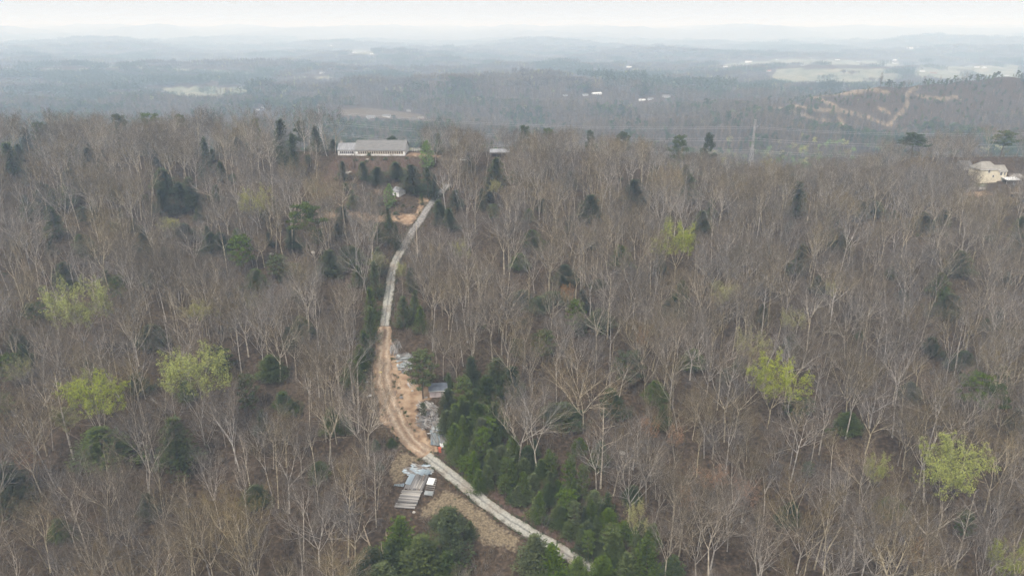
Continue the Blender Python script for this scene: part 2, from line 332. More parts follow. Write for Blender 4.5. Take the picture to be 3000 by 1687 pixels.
# ------------------------------------------------------------------ ground sheet
def make_ground():
    rad = [0.0, 20, 40, 60, 80, 100, 110]
    r = 118.0
    while r < 480: rad.append(r); r += 1.7
    while r < 1600: rad.append(r); r *= 1.0075
    while r < 34000: rad.append(r); r *= 1.017
    rad = np.array(rad)
    fine = np.radians(np.arange(-46, 46.01, .2)); coarse = np.radians(np.arange(50, 312, 4))
    ang = np.concatenate([fine, coarse]); NA = len(ang); NR = len(rad)
    A, R = np.meshgrid(ang, rad[1:]); X = (R*np.sin(A)).ravel(); Y = (R*np.cos(A)).ravel()
    X = np.concatenate([[0], X]); Y = np.concatenate([[0], Y]); Z = ground(X, Y)
    V = np.stack([X, Y, Z], 1)
    idx = lambda i, j: 1+i*NA+(j % NA)
    I, J = np.meshgrid(np.arange(NR-2), np.arange(NA), indexing='ij'); I = I.ravel(); J = J.ravel()
    Q = np.stack([idx(I, J), idx(I, J+1), idx(I+1, J+1), idx(I+1, J)], 1)[:, ::-1]
    faces = Q.tolist()+[[0, idx(0, (j+1)), idx(0, j)] for j in range(NA)]
    me = bpy.data.meshes.new('ground'); me.from_pydata(V.tolist(), [], faces); me.update()
    px, py, zz = proj(X, Y, Z)
    ok = (zz > 100) & (px > -300) & (px < 2900)
    nearY = ok & (Y < 460); farY = ok & (Y > 600)
    a = np.zeros((len(X), 4), np.float32); a[:, 3] = 1; b = a.copy()
    def put(arr, ch, P, val, sel):
        w_ = 9.0 if sel is nearY else 2.5; xs_ = [p[0] for p in P]; ys_ = [p[1] for p in P]
        k = np.nonzero(sel & (px > min(xs_)-w_) & (px < max(xs_)+w_) & (py > min(ys_)-w_) & (py < max(ys_)+w_))[0]
        d_ = dline(px[k], py[k], P+P[:1])/w_; ins = inpoly(px[k], py[k], P); v_ = np.clip(np.where(ins, .5+d_*.5, .5-d_*.5), 0, 1)*val; arr[k, ch] = np.maximum(arr[k, ch], v_)
    for P, v in ((DIRT, 1), (REDBANK, .85), (TERR, .85), (SPOT, .8), (YARD, .75), (HX['dirt'], .7)): put(a, 0, P, v, nearY)
    for P, v in ((DRY, .74), (DRY2, .7), (BRUSH, .36), (YARD2, .8), (HX['dry'], .5), (SIDE, .42)): put(a, 1, P, v, nearY)
    put(a, 2, HX['green'], .9, nearY)
    for i_, P in enumerate(FIELDS): put(a, 1 if i_ == 6 else 2, P,   .48 if i_ == 6 else .9, farY if i_ == 6 else (ok & (Y > 1500)))
    for P, v in ((SLOPE, .62), (BRUSH, .40)): put(b, 0, P, v, nearY)
    put(b, 1, HX['grav'], .8, nearY); put(b, 1, HX['pave'], .9, nearY)
    hill = ok & (Y > 820) & (Y < 1450)
    for T in TRACKS:
        d = dline(px, py, T); k = hill & (d < 3.4); a[k, 1] = np.maximum(a[k, 1], .85); k = hill & (d < 1.9); a[k, 0] = .55
        k = hill & (d < 7.5); a[k, 1] = np.maximum(a[k, 1], .42)
    # worn leaf-littered verge along the right side of the concrete drive
    d = dline(px, py, [(x+16, y-14) for x, y in ROAD1]); k = nearY & (d < 15); b[k, 0] = .8
    for nme, arr in (('mask_a', a), ('mask_b', b)):
        ca = me.color_attributes.new(nme, 'FLOAT_COLOR', 'POINT'); ca.data.foreach_set('color', arr.ravel())
    me.materials.append(M['ground'])
    me.polygons.foreach_set('use_smooth', [True]*len(me.polygons))
    o = new_obj('ground', me); tag(o, 'leaf-littered hillside and valley floor reaching the horizon', None, None, 'structure')
make_ground()

# ------------------------------------------------------------------ the drive
def resample(P, step):
    W = [at(x, y)[0] for x, y in P]; out = [W[0]]; pts = []
    # smooth
    for _ in range(3):
        Q = [W[0]]
        for a, b in zip(W[:-1], W[1:]): Q += [a*.75+b*.25, a*.25+b*.75]
        Q.append(W[-1]); W = Q
    L = [0]
    for a, b in zip(W[:-1], W[1:]): L.append(L[-1]+math.hypot(b.x-a.x, b.y-a.y))
    n = max(2, int(L[-1]/step)); t = np.linspace(0, L[-1], n+1)
    X = np.interp(t, L, [p.x for p in W]); Y = np.interp(t, L, [p.y for p in W])
    return X, Y, t
def strip(name, P, half, thick, material, step=1.0, wob=.12, seed=0, breaks=None, parent=None, cross=5, uvmat=False):
    X, Y, t = resample(P, step);  dx = np.gradient(X); dy = np.gradient(Y); l = np.hypot(dx, dy); nx, ny = dy/l, -dx/l
    r = np.random.RandomState(seed); n = len(X); k = np.convolve(r.randn(n+8), np.ones(4)/4, 'same')[4:-4]; k2 = np.convolve(r.randn(n+8), np.ones(4)/4, 'same')[4:-4]
    hl = half+k*wob; hr = half+k2*wob
    def seg(i0, i1, gap):
        mb = MB(); vs = []; fs = []; ids = list(range(i0, i1+1))
        for c, i in enumerate(ids):
            ox = oy = 0
            if c == 0: ox, oy = dx[i]/l[i]*gap, dy[i]/l[i]*gap
            for j in range(cross):
                s = -1+2*j/(cross-1); wd = hl[i] if s < 0 else hr[i]
                x = X[i]+nx[i]*wd*s+ox; y = Y[i]+ny[i]*wd*s+oy
                vs.append((x, y, float(ground(x, y))+thick))
            for s in (1, -1):
                wd = (hl[i] if s < 0 else hr[i])+.02
                x = X[i]+nx[i]*wd*s+ox; y = Y[i]+ny[i]*wd*s+oy
                vs.append((x, y, float(ground(x, y))-.3))
        m = cross+2
        for c in range(len(ids)-1):
            for j in range(m):
                fs.append((c*m+j, c*m+(j+1) % m, (c+1)*m+(j+1) % m, (c+1)*m+j))
        fs.append(tuple(range(m))); fs.append(tuple((len(ids)-1)*m+j for j in range(m))[::-1])
        mb.add(vs, fs); me = mb.mesh(name, material); uv = me.uv_layers.new(name='UVMap')
        for p in me.polygons:
            for li, vi in zip(p.loop_indices, p.vertices):
                c, j = divmod(vi, m); i = ids[c]
                uv.data[li].uv = (min(j, cross-1)/(cross-1) if j < cross else (1 if j == cross else 0), t[i])
        for p in me.polygons: p.use_smooth = False
        return me
    if not breaks: return [seg(0, n-1, 0)]
    cuts = [0]
    while cuts[-1] < n-1: cuts.append(min(n-1, cuts[-1]+breaks))
    return [seg(a, b, .05) for a, b in zip(cuts[:-1], cuts[1:])]

def wheel_material(name, c_mid, c_track, c_edge, mode):
    m = bpy.data.materials.new(name); m.use_nodes = True; n = m.node_tree.nodes; L = m.node_tree.links; b = n['Principled BSDF']; b.inputs['Roughness'].default_value = .93; b.inputs['Specular IOR Level'].default_value = .15
    uv = n.new('ShaderNodeUVMap'); sp = n.new('ShaderNodeSeparateXYZ'); L.new(uv.outputs[0], sp.inputs[0]); tc = n.new('ShaderNodeTexCoord')
    nz = n.new('ShaderNodeTexNoise'); nz.inputs['Scale'].default_value = .45; nz.inputs['Detail'].default_value = 8; L.new(tc.outputs['Object'], nz.inputs['Vector'])
    ma = n.new('ShaderNodeMath'); ma.operation = 'MULTIPLY_ADD'; ma.inputs[1].default_value = .30; L.new(nz.outputs[0], ma.inputs[0])
    ad = n.new('ShaderNodeMath'); ad.operation = 'ADD'; ad.inputs[1].default_value = -.15; L.new(sp.outputs[0], ad.inputs[0]); L.new(ad.outputs[0], ma.inputs[2])
    r = n.new('ShaderNodeValToRGB'); e = r.color_ramp.elements
    st = {'dirt': [(0, c_edge), (.16, c_mid), (.28, c_track), (.40, c_mid), (.52, c_edge), (.62, c_mid), (.74, c_track), (.86, c_mid), (1, c_edge)],
          'slab': [(0, c_edge), (.22, c_track), (.40, c_track), (.52, c_mid), (.62, c_track), (.85, c_track), (1, c_edge)]}[mode]
    while len(e) < len(st): e.new(.5)
    for i, (p, c) in enumerate(st): e[i].position = p; e[i].color = (*c, 1)
    L.new(ma.outputs[0], r.inputs[0])
    n3 = n.new('ShaderNodeTexNoise'); n3.inputs['Scale'].default_value = .16; n3.inputs['Detail'].default_value = 9; L.new(tc.outputs['Object'], n3.inputs['Vector'])
    mr3 = n.new('ShaderNodeMapRange'); mr3.inputs['From Min'].default_value = .50; mr3.inputs['From Max'].default_value = .68; mr3.inputs['To Max'].default_value = .7; L.new(n3.outputs[0], mr3.inputs[0])
    mx3 = n.new('ShaderNodeMix'); mx3.data_type = 'RGBA'; L.new(mr3.outputs[0], mx3.inputs[0]); L.new(r.outputs[0], mx3.inputs[6]); mx3.inputs[7].default_value = (.20, .155, .115, 1)
    n2 = n.new('ShaderNodeTexNoise'); n2.inputs['Scale'].default_value = 1.7; n2.inputs['Detail'].default_value = 9; L.new(tc.outputs['Object'], n2.inputs['Vector'])
    mr = n.new('ShaderNodeMapRange'); mr.inputs['From Min'].default_value = .3; mr.inputs['From Max'].default_value = .7; mr.inputs['To Min'].default_value = .72; mr.inputs['To Max'].default_value = 1.22; L.new(n2.outputs[0], mr.inputs[0])
    h = n.new('ShaderNodeHueSaturation'); L.new(mr.outputs[0], h.inputs['Value']); L.new(mx3.outputs[2], h.inputs['Color']); L.new(h.outputs[0], b.inputs['Base Color'])
    bp = n.new('ShaderNodeBump'); bp.inputs['Strength'].default_value = .4; bp.inputs['Distance'].default_value = .06; L.new(n2.outputs[0], bp.inputs['Height']); L.new(bp.outputs[0], b.inputs['Normal'])
    return m
M['dirt_road'] = wheel_material('dirt_road', (.28, .20, .138), (.38, .30, .225), (.20, .135, .09), 'dirt')
M['slab'] = wheel_material('concrete_slab', (.155, .15, .14), (.31, .30, .265), (.25, .235, .20), 'slab')
def drive(name, P, half, thick, material, label, seed, breaks, part):
    ms = strip(name, P, half, thick, material, 1.0, .55 if name == 'dirt_road' else .22, seed, breaks)
    if breaks:
        root = empty(name); tag(root, label, None, None, 'structure')
        for me in ms: new_obj(part, me, root)
    else:
        o = new_obj(name, ms[0]); tag(o, label, None, None, 'structure')
drive('concrete_drive', ROAD1, 1.62, .14, M['slab'], 'pale concrete drive curving down past the dark pines', 1, 11, 'slab')
drive('concrete_drive', ROAD3, 1.7, .14, M['slab'], 'upper stretch of pale concrete drive between the trees', 2, 12, 'slab')
drive('gravel_drive', ROAD4, 1.7, .10, M['gravel'], 'broken grey gravel drive climbing to the house', 3, None, '')
drive('dirt_road', ROAD2, 2.35, .05, M['dirt_road'], 'rutted tan dirt road through the clearing', 4, None, '')

# ------------------------------------------------------------------ tree meshes
class TB(MB):
    def ribbon(s, a, b, w):
        d = b-a; u = d.cross(Vector((random.uniform(-1, 1), random.uniform(-1, 1), random.uniform(-1, 1))))
        if u.length < 1e-6: return
        u.normalize(); i = len(s.v)
        s.v += [tuple(a-u*w), tuple(a+u*w), tuple(b)]; s.f.append((i, i+1, i+2)); s.m.append(0)
    def tri3(s, a, b, r, mi=0):
        # thin three-sided spike
        d = (b-a).normalized(); u = d.cross(Vector((.3, .5, .8))).normalized(); v = d.cross(u); i = len(s.v)
        for k in range(3):
            an = k*2.0944; s.v.append(tuple(a+(u*math.cos(an)+v*math.sin(an))*r))
        s.v.append(tuple(b))
        for k in range(3): s.f.append((i+k, i+(k+1) % 3, i+3)); s.m.append(mi)
def rdir(d, ang, az):
    u = d.cross(Vector((0, 0, 1)) if abs(d.z) < .95 else Vector((1, 0, 0))).normalized(); v = d.cross(u)
    return (d*math.cos(ang)+(u*math.cos(az)+v*math.sin(az))*math.sin(ang)).normalized()
def path(p, d, L, n, up, wig, R):
    pts = [p.copy()]; d = d.copy()
    for i in range(n):
        d = (d+Vector((R.uniform(-wig, wig), R.uniform(-wig, wig), R.uniform(-wig, wig)+up))).normalized(); p = p+d*(L/n); pts.append(p.copy())
    return pts
def hardwood(seed, H=25, form='fork', spread=1.0, twigs=1.0, crown0=.42):
    R = random.Random(seed); random.seed(seed); tr, cr = TB(), TB(); tips = []
    r0 = H*.0076*R.uniform(.9, 1.15)
    def twig(p, d, L):
        for _ in range(max(1, round(R.uniform(1.7, 3.3)*twigs))):
            e = p+rdir(d, R.uniform(.25, .85), R.uniform(0, 6.28))*L*R.uniform(.6, 1.2)+Vector((0, 0, L*.15)); cr.ribbon(p, e, .021)
            tips.append(e)
            q = p.lerp(e, .5); e2 = q+rdir((e-p).normalized(), R.uniform(.4, .9), R.uniform(0, 6.28))*L*.5; cr.ribbon(q, e2, .014)
    def l3(p, d, L, r):
        pts = path(p, d, L, 2, .10, .16, R); cr.tri3(pts[0], pts[1]+(pts[2]-pts[1])*.2, r); cr.ribbon(pts[1], pts[2], r*.7)
        twig(pts[1], d, L*.55); twig(pts[2], (pts[2]-pts[1]).normalized(), L*.55)
    def l2(p, d, L, r):
        pts = path(p, d, L, 3, .10, .15, R); cr.tube(pts, [r, r*.78, r*.55, r*.3], 3, 1, cap=False)
        for k in range(4):
            i = min(2, 0+int((k+.6)/4*3)); q = pts[i].lerp(pts[i+1], R.random()); dd = (pts[i+1]-pts[i]).normalized()
            l3(q, rdir(dd, R.uniform(.35, .8), R.uniform(0, 6.28)), L*R.uniform(.38, .6), r*.42)
        l3(pts[3], (pts[3]-pts[2]).normalized(), L*.4, r*.32)
    def limb(p, d, L, r, n=5, up=.10):
        pts = path(p, d, L, n, up, .27, R); rad = [r*(1-.78*i/n) for i in range(n+1)]; cr.tube(pts, rad, 4, 1, cap=False)
        m = max(4, int(L/1.15))
        for k in range(m):
            f = .22+.78*(k+.5)/m; i = min(n-1, int(f*n)); q = pts[i].lerp(pts[i+1], f*n-i); dd = (pts[i+1]-pts[i]).normalized()
            l2(q, rdir(dd, R.uniform(.4, .85), R.uniform(0, 6.28)), L*.42*(1.15-.6*f)*R.uniform(.75, 1.2), rad[i]*.6)
        l2(pts[-1], (pts[-1]-pts[-2]).normalized(), L*.28, rad[-1])
    lean = Vector((R.uniform(-.05, .05), R.uniform(-.05, .05), 1)).normalized()
    if form == 'straight':
        tp = path(Vector((0, 0, -.6)), lean, H*.93, 9, .03, .035, R); rad = [r0*(1-.85*(i/9)**1.1) for i in range(10)]; rad[0] *= 1.25; tr.tube(tp, rad, 6)
        n = 13
        for k in range(n):
            f = crown0+(1-crown0)*(k+.4)/n; i = min(8, int(f*9)); q = tp[i].lerp(tp[i+1], f*9-i)
            L = H*.25*spread*(1.18-f)*1.7*R.uniform(.75, 1.15)
            limb(q, rdir(Vector((0, 0, 1)), R.uniform(.55, .95)*(1.25-.5*f), k*2.4+R.uniform(-.5, .5)), L, max(.04, rad[i]*.5), 4)
    else:
        fh = H*crown0; tp = path(Vector((0, 0, -.6)), lean, fh, 5, .02, .04, R); rad = [r0*(1-.35*i/5) for i in range(6)]; rad[0] *= 1.25; tr.tube(tp, rad, 6)
        nl = {'fork': 3, 'vase': 5, 'broad': 5}[form]; ang = {'fork': (.12, .38), 'vase': (.25, .5), 'broad': (.45, .85)}[form]
        for k in range(nl):
            d = rdir(lean, R.uniform(*ang)*spread, k*6.283/nl+R.uniform(-.4, .4))
            L = (H-fh)*R.uniform(.82, 1.05); start = tp[-1] if k < 3 else tp[-2].lerp(tp[-1], R.random())
            pts = path(start-Vector((0, 0, .1)), d, L*.55, 4, .06, .14, R); rr = [rad[-1]*.68*(1-.45*i/4) for i in range(5)]; tr.tube(pts, rr, 5)
            for j in range(3 if form != 'broad' else 4):
                i = 1+j % 3; q = pts[i].lerp(pts[i+1], R.random()); limb(q, rdir((pts[i+1]-pts[i]).normalized(), R.uniform(.45, .9), R.uniform(0, 6.28)), L*.5*R.uniform(.7, 1.15), rr[i]*.6, 4)
            for j in range(2): limb(pts[-1], rdir((pts[-1]-pts[-2]).normalized(), R.uniform(.1, .4), j*3.1+R.random()), L*.5, rr[-1]*.75, 5)
    return tr, cr, tips
def leaf_blob(mb, c, rad, n, size, R, flat=.75):
    for _ in range(n):
        while True:
            p = Vector((R.uniform(-1, 1), R.uniform(-1, 1), R.uniform(-1, 1)))
            if p.length < 1: break
        p = c+Vector((p.x*rad, p.y*rad, p.z*rad*flat))
        a = Vector((R.uniform(-1, 1), R.uniform(-1, 1), R.uniform(-.6, .6))).normalized(); b = a.cross(Vector((R.uniform(-1, 1), R.uniform(-1, 1), R.uniform(-1, 1)))).normalized()
        s = size*R.uniform(.6, 1.3); i = len(mb.v)
        mb.v += [tuple(p-a*s*.5), tuple(p+b*s*.33), tuple(p+a*s*.5), tuple(p-b*s*.33)]; mb.f.append((i, i+1, i+2, i+3)); mb.m.append(0)
def conifer(seed, H, form):
    """trunk and needle-spray crown; natural size, base at the origin"""
    R = random.Random(seed); tr, cr = TB(), TB()
    tp = path(Vector((0, 0, -.4)), Vector((R.uniform(-.03, .03), R.uniform(-.03, .03), 1)).normalized(), H*.97, 8, .05, .02 if form != 'tall' else .04, R)
    r0 = H*.012; tr.tube(tp, [r0*(1-.9*i/8)+.01 for i in range(9)], 5)
    def tp_at(f): i = min(7, int(f*8)); return tp[i].lerp(tp[i+1], f*8-i)
    def spray(p, d, L, wid, n, sz, droop):
        # needles in a flat fan around a branch line
        for _ in range(n):
            f = R.random()**.7; q = p+d*L*f+Vector((0, 0, -droop*L*f*f)); side = d.cross(Vector((0, 0, 1))).normalized()
            q = q+side*R.gauss(0, wid*(.35+.65*f)*.5)+Vector((0, 0, R.gauss(0, wid*.22)))
            a = (d+side*R.uniform(-.9, .9)+Vector((0, 0, R.uniform(-.35, .55)))).normalized(); b = a.cross(Vector((R.uniform(-.5, .5), R.uniform(-.5, .5), 1))).normalized()
            s = sz*R.uniform(.6, 1.3); i = len(cr.v)
            cr.v += [tuple(q-a*s*.5), tuple(q+b*s*.22), tuple(q+a*s*.5), tuple(q-b*s*.22)]; cr.f.append((i, i+1, i+2, i+3)); cr.m.append(0)
    if form == 'tall':      # bare lower trunk, ragged layered top
        for k in range(26):
            f = .56+.42*(k/26)+R.uniform(-.02, .02); L = H*.19*(1.25-f)*2.2*R.uniform(.55, 1.2); az = k*2.4+R.uniform(-.5, .5)
            d = Vector((math.cos(az), math.sin(az), R.uniform(.05, .4))).normalized(); q = tp_at(f)
            tr.tube([q, q+d*L*.5, q+d*L], [.09, .06, .03], 3, cap=False)
            for j in range(3):
                c = q+d*L*(.55+.22*j)+Vector((R.uniform(-.5, .5), R.uniform(-.5, .5), R.uniform(0, .5))); leaf_blob(cr, c, R.uniform(.9, 1.5), 60, .5, R, .5)
        leaf_blob(cr, tp_at(.985), 1.2, 90, .5, R, .7)
    elif form == 'round':   # full rounded pine
        for k in range(34):
            f = .30+.68*(k/34); L = H*.27*math.sin(math.pi*min(1, (1.04-f)/.95))**.7*R.uniform(.7, 1.12); az = k*2.4
            d = Vector((math.cos(az), math.sin(az), .18+.5*f)).normalized(); q = tp_at(f)
            tr.tube([q, q+d*L*.9], [.06, .02], 3, cap=False)
            for j in range(3): leaf_blob(cr, q+d*L*(.45+.27*j), R.uniform(.55, .95), 30, .42, R, .7)
    elif form == 'cone':    # young pine / cedar, foliage nearly to the ground
        n = 66
        for k in range(n):
            f = .07+.91*(k/n); L = H*.25*(1.03-f)**.72*R.uniform(.55, 1.3); az = k*2.4+R.uniform(-.3, .3)
            d = Vector((math.cos(az), math.sin(az), .12+.75*f)).normalized()
            spray(tp_at(f), d, L, .55+L*.28, int(16+L*13), .42, .12)
        leaf_blob(cr, tp[-1], .35, 14, .35, R, 1.6)
    elif form == 'hemlock':  # wide soft drooping
        n = 96
        for k in range(n):
            f = .16+.82*(k/n); L = H*.30*(1.02-f)**.6*R.uniform(.45, 1.25); az = k*2.4+R.uniform(-.4, .4)
            d = Vector((math.cos(az), math.sin(az), .02+.5*f)).normalized()
            spray(tp_at(f), d, L, .6+L*.30, int(18+L*14), .48, .22)
    return tr, cr

BARE = [('slim straight', dict(form='straight', spread=.75, crown0=.50)), ('tall straight', dict(form='straight', spread=1.0, crown0=.45)), ('forked', dict(form='fork', crown0=.45)),
        ('vase-shaped', dict(form='vase', crown0=.40)), ('spreading', dict(form='broad', crown0=.34)), ('high-forked', dict(form='fork', crown0=.58)), ('narrow', dict(form='straight', spread=.55, crown0=.40)), ('many-limbed', dict(form='vase', crown0=.32, spread=1.15)), ('crooked', dict(form='fork', crown0=.38, spread=1.3)), ('round-crowned', dict(form='vase', crown0=.46, spread=1.2)), ('wide-topped', dict(form='broad', crown0=.45)), ('leaning forked', dict(form='fork', crown0=.30, spread=1.1)), ('low-branched', dict(form='broad', crown0=.26))]
bare_meshes = []
for i, (nm, kw) in enumerate(BARE):
    tr, cr, tips = hardwood(11+i, 25, **kw); bare_meshes.append((tr.mesh('trunk', M['bark']), cr.mesh('crown', [M['twig'], M['bark']]), tips))
tan_crowns = []
for i in (3, 4, 7): me = bare_meshes[i][1].copy(); me.materials[0] = M['twig_tan']; tan_crowns.append((bare_meshes[i][0], me))
def leaves_for(tips, material, n, size, seed, rad=.6):
    R = random.Random(seed); mb = TB(); T = tips[:]; R.shuffle(T); zs = sorted(t.z for t in T); lo = zs[int(len(zs)*.18)]
    T = [t for t in T if t.z > lo-R.random()*2][:n]
    for t in T: leaf_blob(mb, t, rad, 4, size, R)
    return mb.mesh('foliage', material)
LEAFY = {}
for k, (bi, m_, n, s_, seed) in dict(lime=(4, 'leaf_lime', 2900, .31, 1), lime2=(7, 'leaf_lime', 2900, .31, 2), pale=(3, 'leaf_pale', 1900, .30, 3), pale2=(4, 'leaf_pale', 1900, .30, 4), rust=(7, 'leaf_rust', 1100, .32, 5),
        green=(7, 'leaf_green', 1500, .50, 6)).items():
    LEAFY[k] = (bare_meshes[bi][0], bare_meshes[bi][1], leaves_for(bare_meshes[bi][2], M[m_], n, s_, seed))
_R = random.Random(3); _m = TB()
for _ in range(190):
    f_ = _R.uniform(.06, 1); r_ = 7.2*math.sin(math.pi*min(1, f_*.82+.2))**.7*math.sqrt(_R.random()); a_ = _R.uniform(0, 6.28); leaf_blob(_m, Vector((r_*math.cos(a_), r_*math.sin(a_), 25*f_)), 1.3, 24, .8, _R)
LEAFY['green'] = (bare_meshes[0][0], bare_meshes[6][1], _m.mesh('foliage', M['leaf_green']))
CON = {}
for k, (H, form, m_, seed) in dict(tall=(22, 'tall', 'needle_dark', 1), tall2=(24, 'tall', 'needle', 2), round=(14, 'round', 'needle', 3), round2=(14, 'round', 'needle_dark', 4), cone=(11, 'cone', 'needle', 5), cone2=(11, 'cone', 'needle', 6),
        cedar=(11, 'cone', 'needle_dark', 7), olive=(13, 'hemlock', 'needle_olive', 8), hem=(13, 'hemlock', 'needle_dark', 9), hem2=(13, 'hemlock', 'needle', 10)).items():
    tr, cr = conifer(seed+40, H, form); CON[k] = (tr.mesh('trunk', M['pine_bark']), cr.mesh('crown', M[m_]), H)
RADC = {'tall': .22, 'round': .27, 'cone': .24, 'hemlock': .29}
FORM = dict(tall='tall', tall2='tall', round='round', round2='round', cone='cone', cone2='cone', cedar='cone', olive='hemlock', hem='hemlock', hem2='hemlock')

things = []   # (root, px, py, kind) of every tree that gets a label later
def add_tree(name, meshes, pos, sx, sz, rz, cat, group, desc):
    root = empty(name, (pos.x, pos.y, pos.z), rz, None, cat, group); root.scale = (sx, sx, sz)
    if name == 'bare_tree': root.rotation_euler = (RND.gauss(0, .07), RND.gauss(0, .07), rz)
    for nm, me in zip(('trunk', 'crown', 'foliage'), meshes): new_obj(nm, me, root)
    px, py, zz = proj(pos.x, pos.y, pos.z+sz*12)
    things.append((root, float(px), float(py), desc, group)); return root

# ------------------------------------------------------------------ leafing trees (measured: crown centre x, y, crown radius px, kind)
RND = random.Random(77)
leafing = [(188, 780, 66, 'lime', 'bright lime-leaved tree beyond the rounded dark cedar'), (490, 965, 74, 'lime2', 'large lime-leaved tree with a broad crown over pale limbs'), (238, 1015, 66, 'lime2', 'lime-leaved tree overhanging a dark hemlock'),
    (165, 1060, 34, 'pale', 'ragged low lime-leaved tree at a dark hemlock'), (1706, 612, 46, 'lime', 'lone rounded lime tree among bare trees on the upper slope'), (1158, 632, 22, 'pale2', 'small yellow-green tree beside the upper drive'), (1945, 958, 58, 'lime', 'lime-leaved tree on the slope beyond the bare hollow'),
    (1885, 872, 42, 'pale2', 'pale yellow-green tree just uphill of a bright lime tree'), (1822, 752, 38, 'pale', 'thinly leafed yellow tree above a lime one'), (1990, 808, 30, 'pale2', 'small pale green tree on the slope'), (2392, 1200, 76, 'lime2', 'wide lime-leaved tree with a lopsided crown'),
    (2203, 1185, 27, 'lime', 'small round lime tree beside the lopsided one'), (500, 795, 34, 'pale', 'pale yellow-green tree in the bare woods'), (640, 515, 38, 'pale2', 'thin yellow-green tree on the brushy slope'), (425, 575, 24, 'pale', 'slim pale yellow tree on the far slope'), (2535, 1412, 44, 'lime', 'lime tree lowest down on the slope'),
    (980, 492, 21, 'green', 'dense bright green tree hiding a white outbuilding'), (1074, 388, 24, 'green', 'round green tree by the house yard'), (1632, 1085, 26, 'rust', 'orange-budded tree right of the drive'), (1793, 1215, 40, 'rust', 'rust-orange budding tree, largest of its colour'), (1722, 1262, 24, 'rust', 'small orange-budded tree under the rust-orange one'),
    (2315, 1405, 30, 'rust', 'low rust-coloured budding tree in the bare hollow'), (635, 762, 20, 'pale2', 'small yellow-green treetop left of the drive'), (2435, 955, 18, 'rust', 'small brownish budding tree near flat-topped pines'), (1010, 690, 14, 'pale', 'narrow yellow-green sapling by the upper drive'), (950, 665, 20, 'pale', 'pale sapling left of the drive bend'),
    (1425, 745, 18, 'rust', 'small tan budding tree above a bright pine'), (1615, 860, 20, 'rust', 'pinkish budding tree above the dark round pine'), (1600, 1300, 26, 'pale2', 'dull yellow-green tree beside the dark drive pines'), (1700, 1110, 20, 'rust', 'slender orange-tinged tree above the rust-orange one'), (1244, 478, 16, 'pale', 'small olive-yellow tree below the metal-roofed shelter'), (45, 935, 28, 'pale2', 'half-leafed tree by the edge evergreens'),
    (1875, 1250, 38, 'rust', 'salmon-budded tree next to the rust-orange one'), (2085, 735, 14, 'pale', 'tiny yellow tree on the upper slope'), (70, 1160, 28, 'rust', 'brown-budded tree above the olive evergreen')]
for (px, py, rp, k, desc) in leafing:
    z0 = at(px, py+60)[1]; r = rp*z0/F
    H = {'green': 11}.get(k, max(13, min(29, r*3.1)))
    if k == 'green': H = r*2.9
    pos, z = at(px, py, H*(.5 if k == 'green' else .70)); pos.z -= .2
    add_tree('leafing_tree', LEAFY[k], pos, r/8.6 if k != 'pale' else r/6.5, H/25, RND.uniform(0, 6.28), 'tree', 'spring trees just coming into leaf', desc)

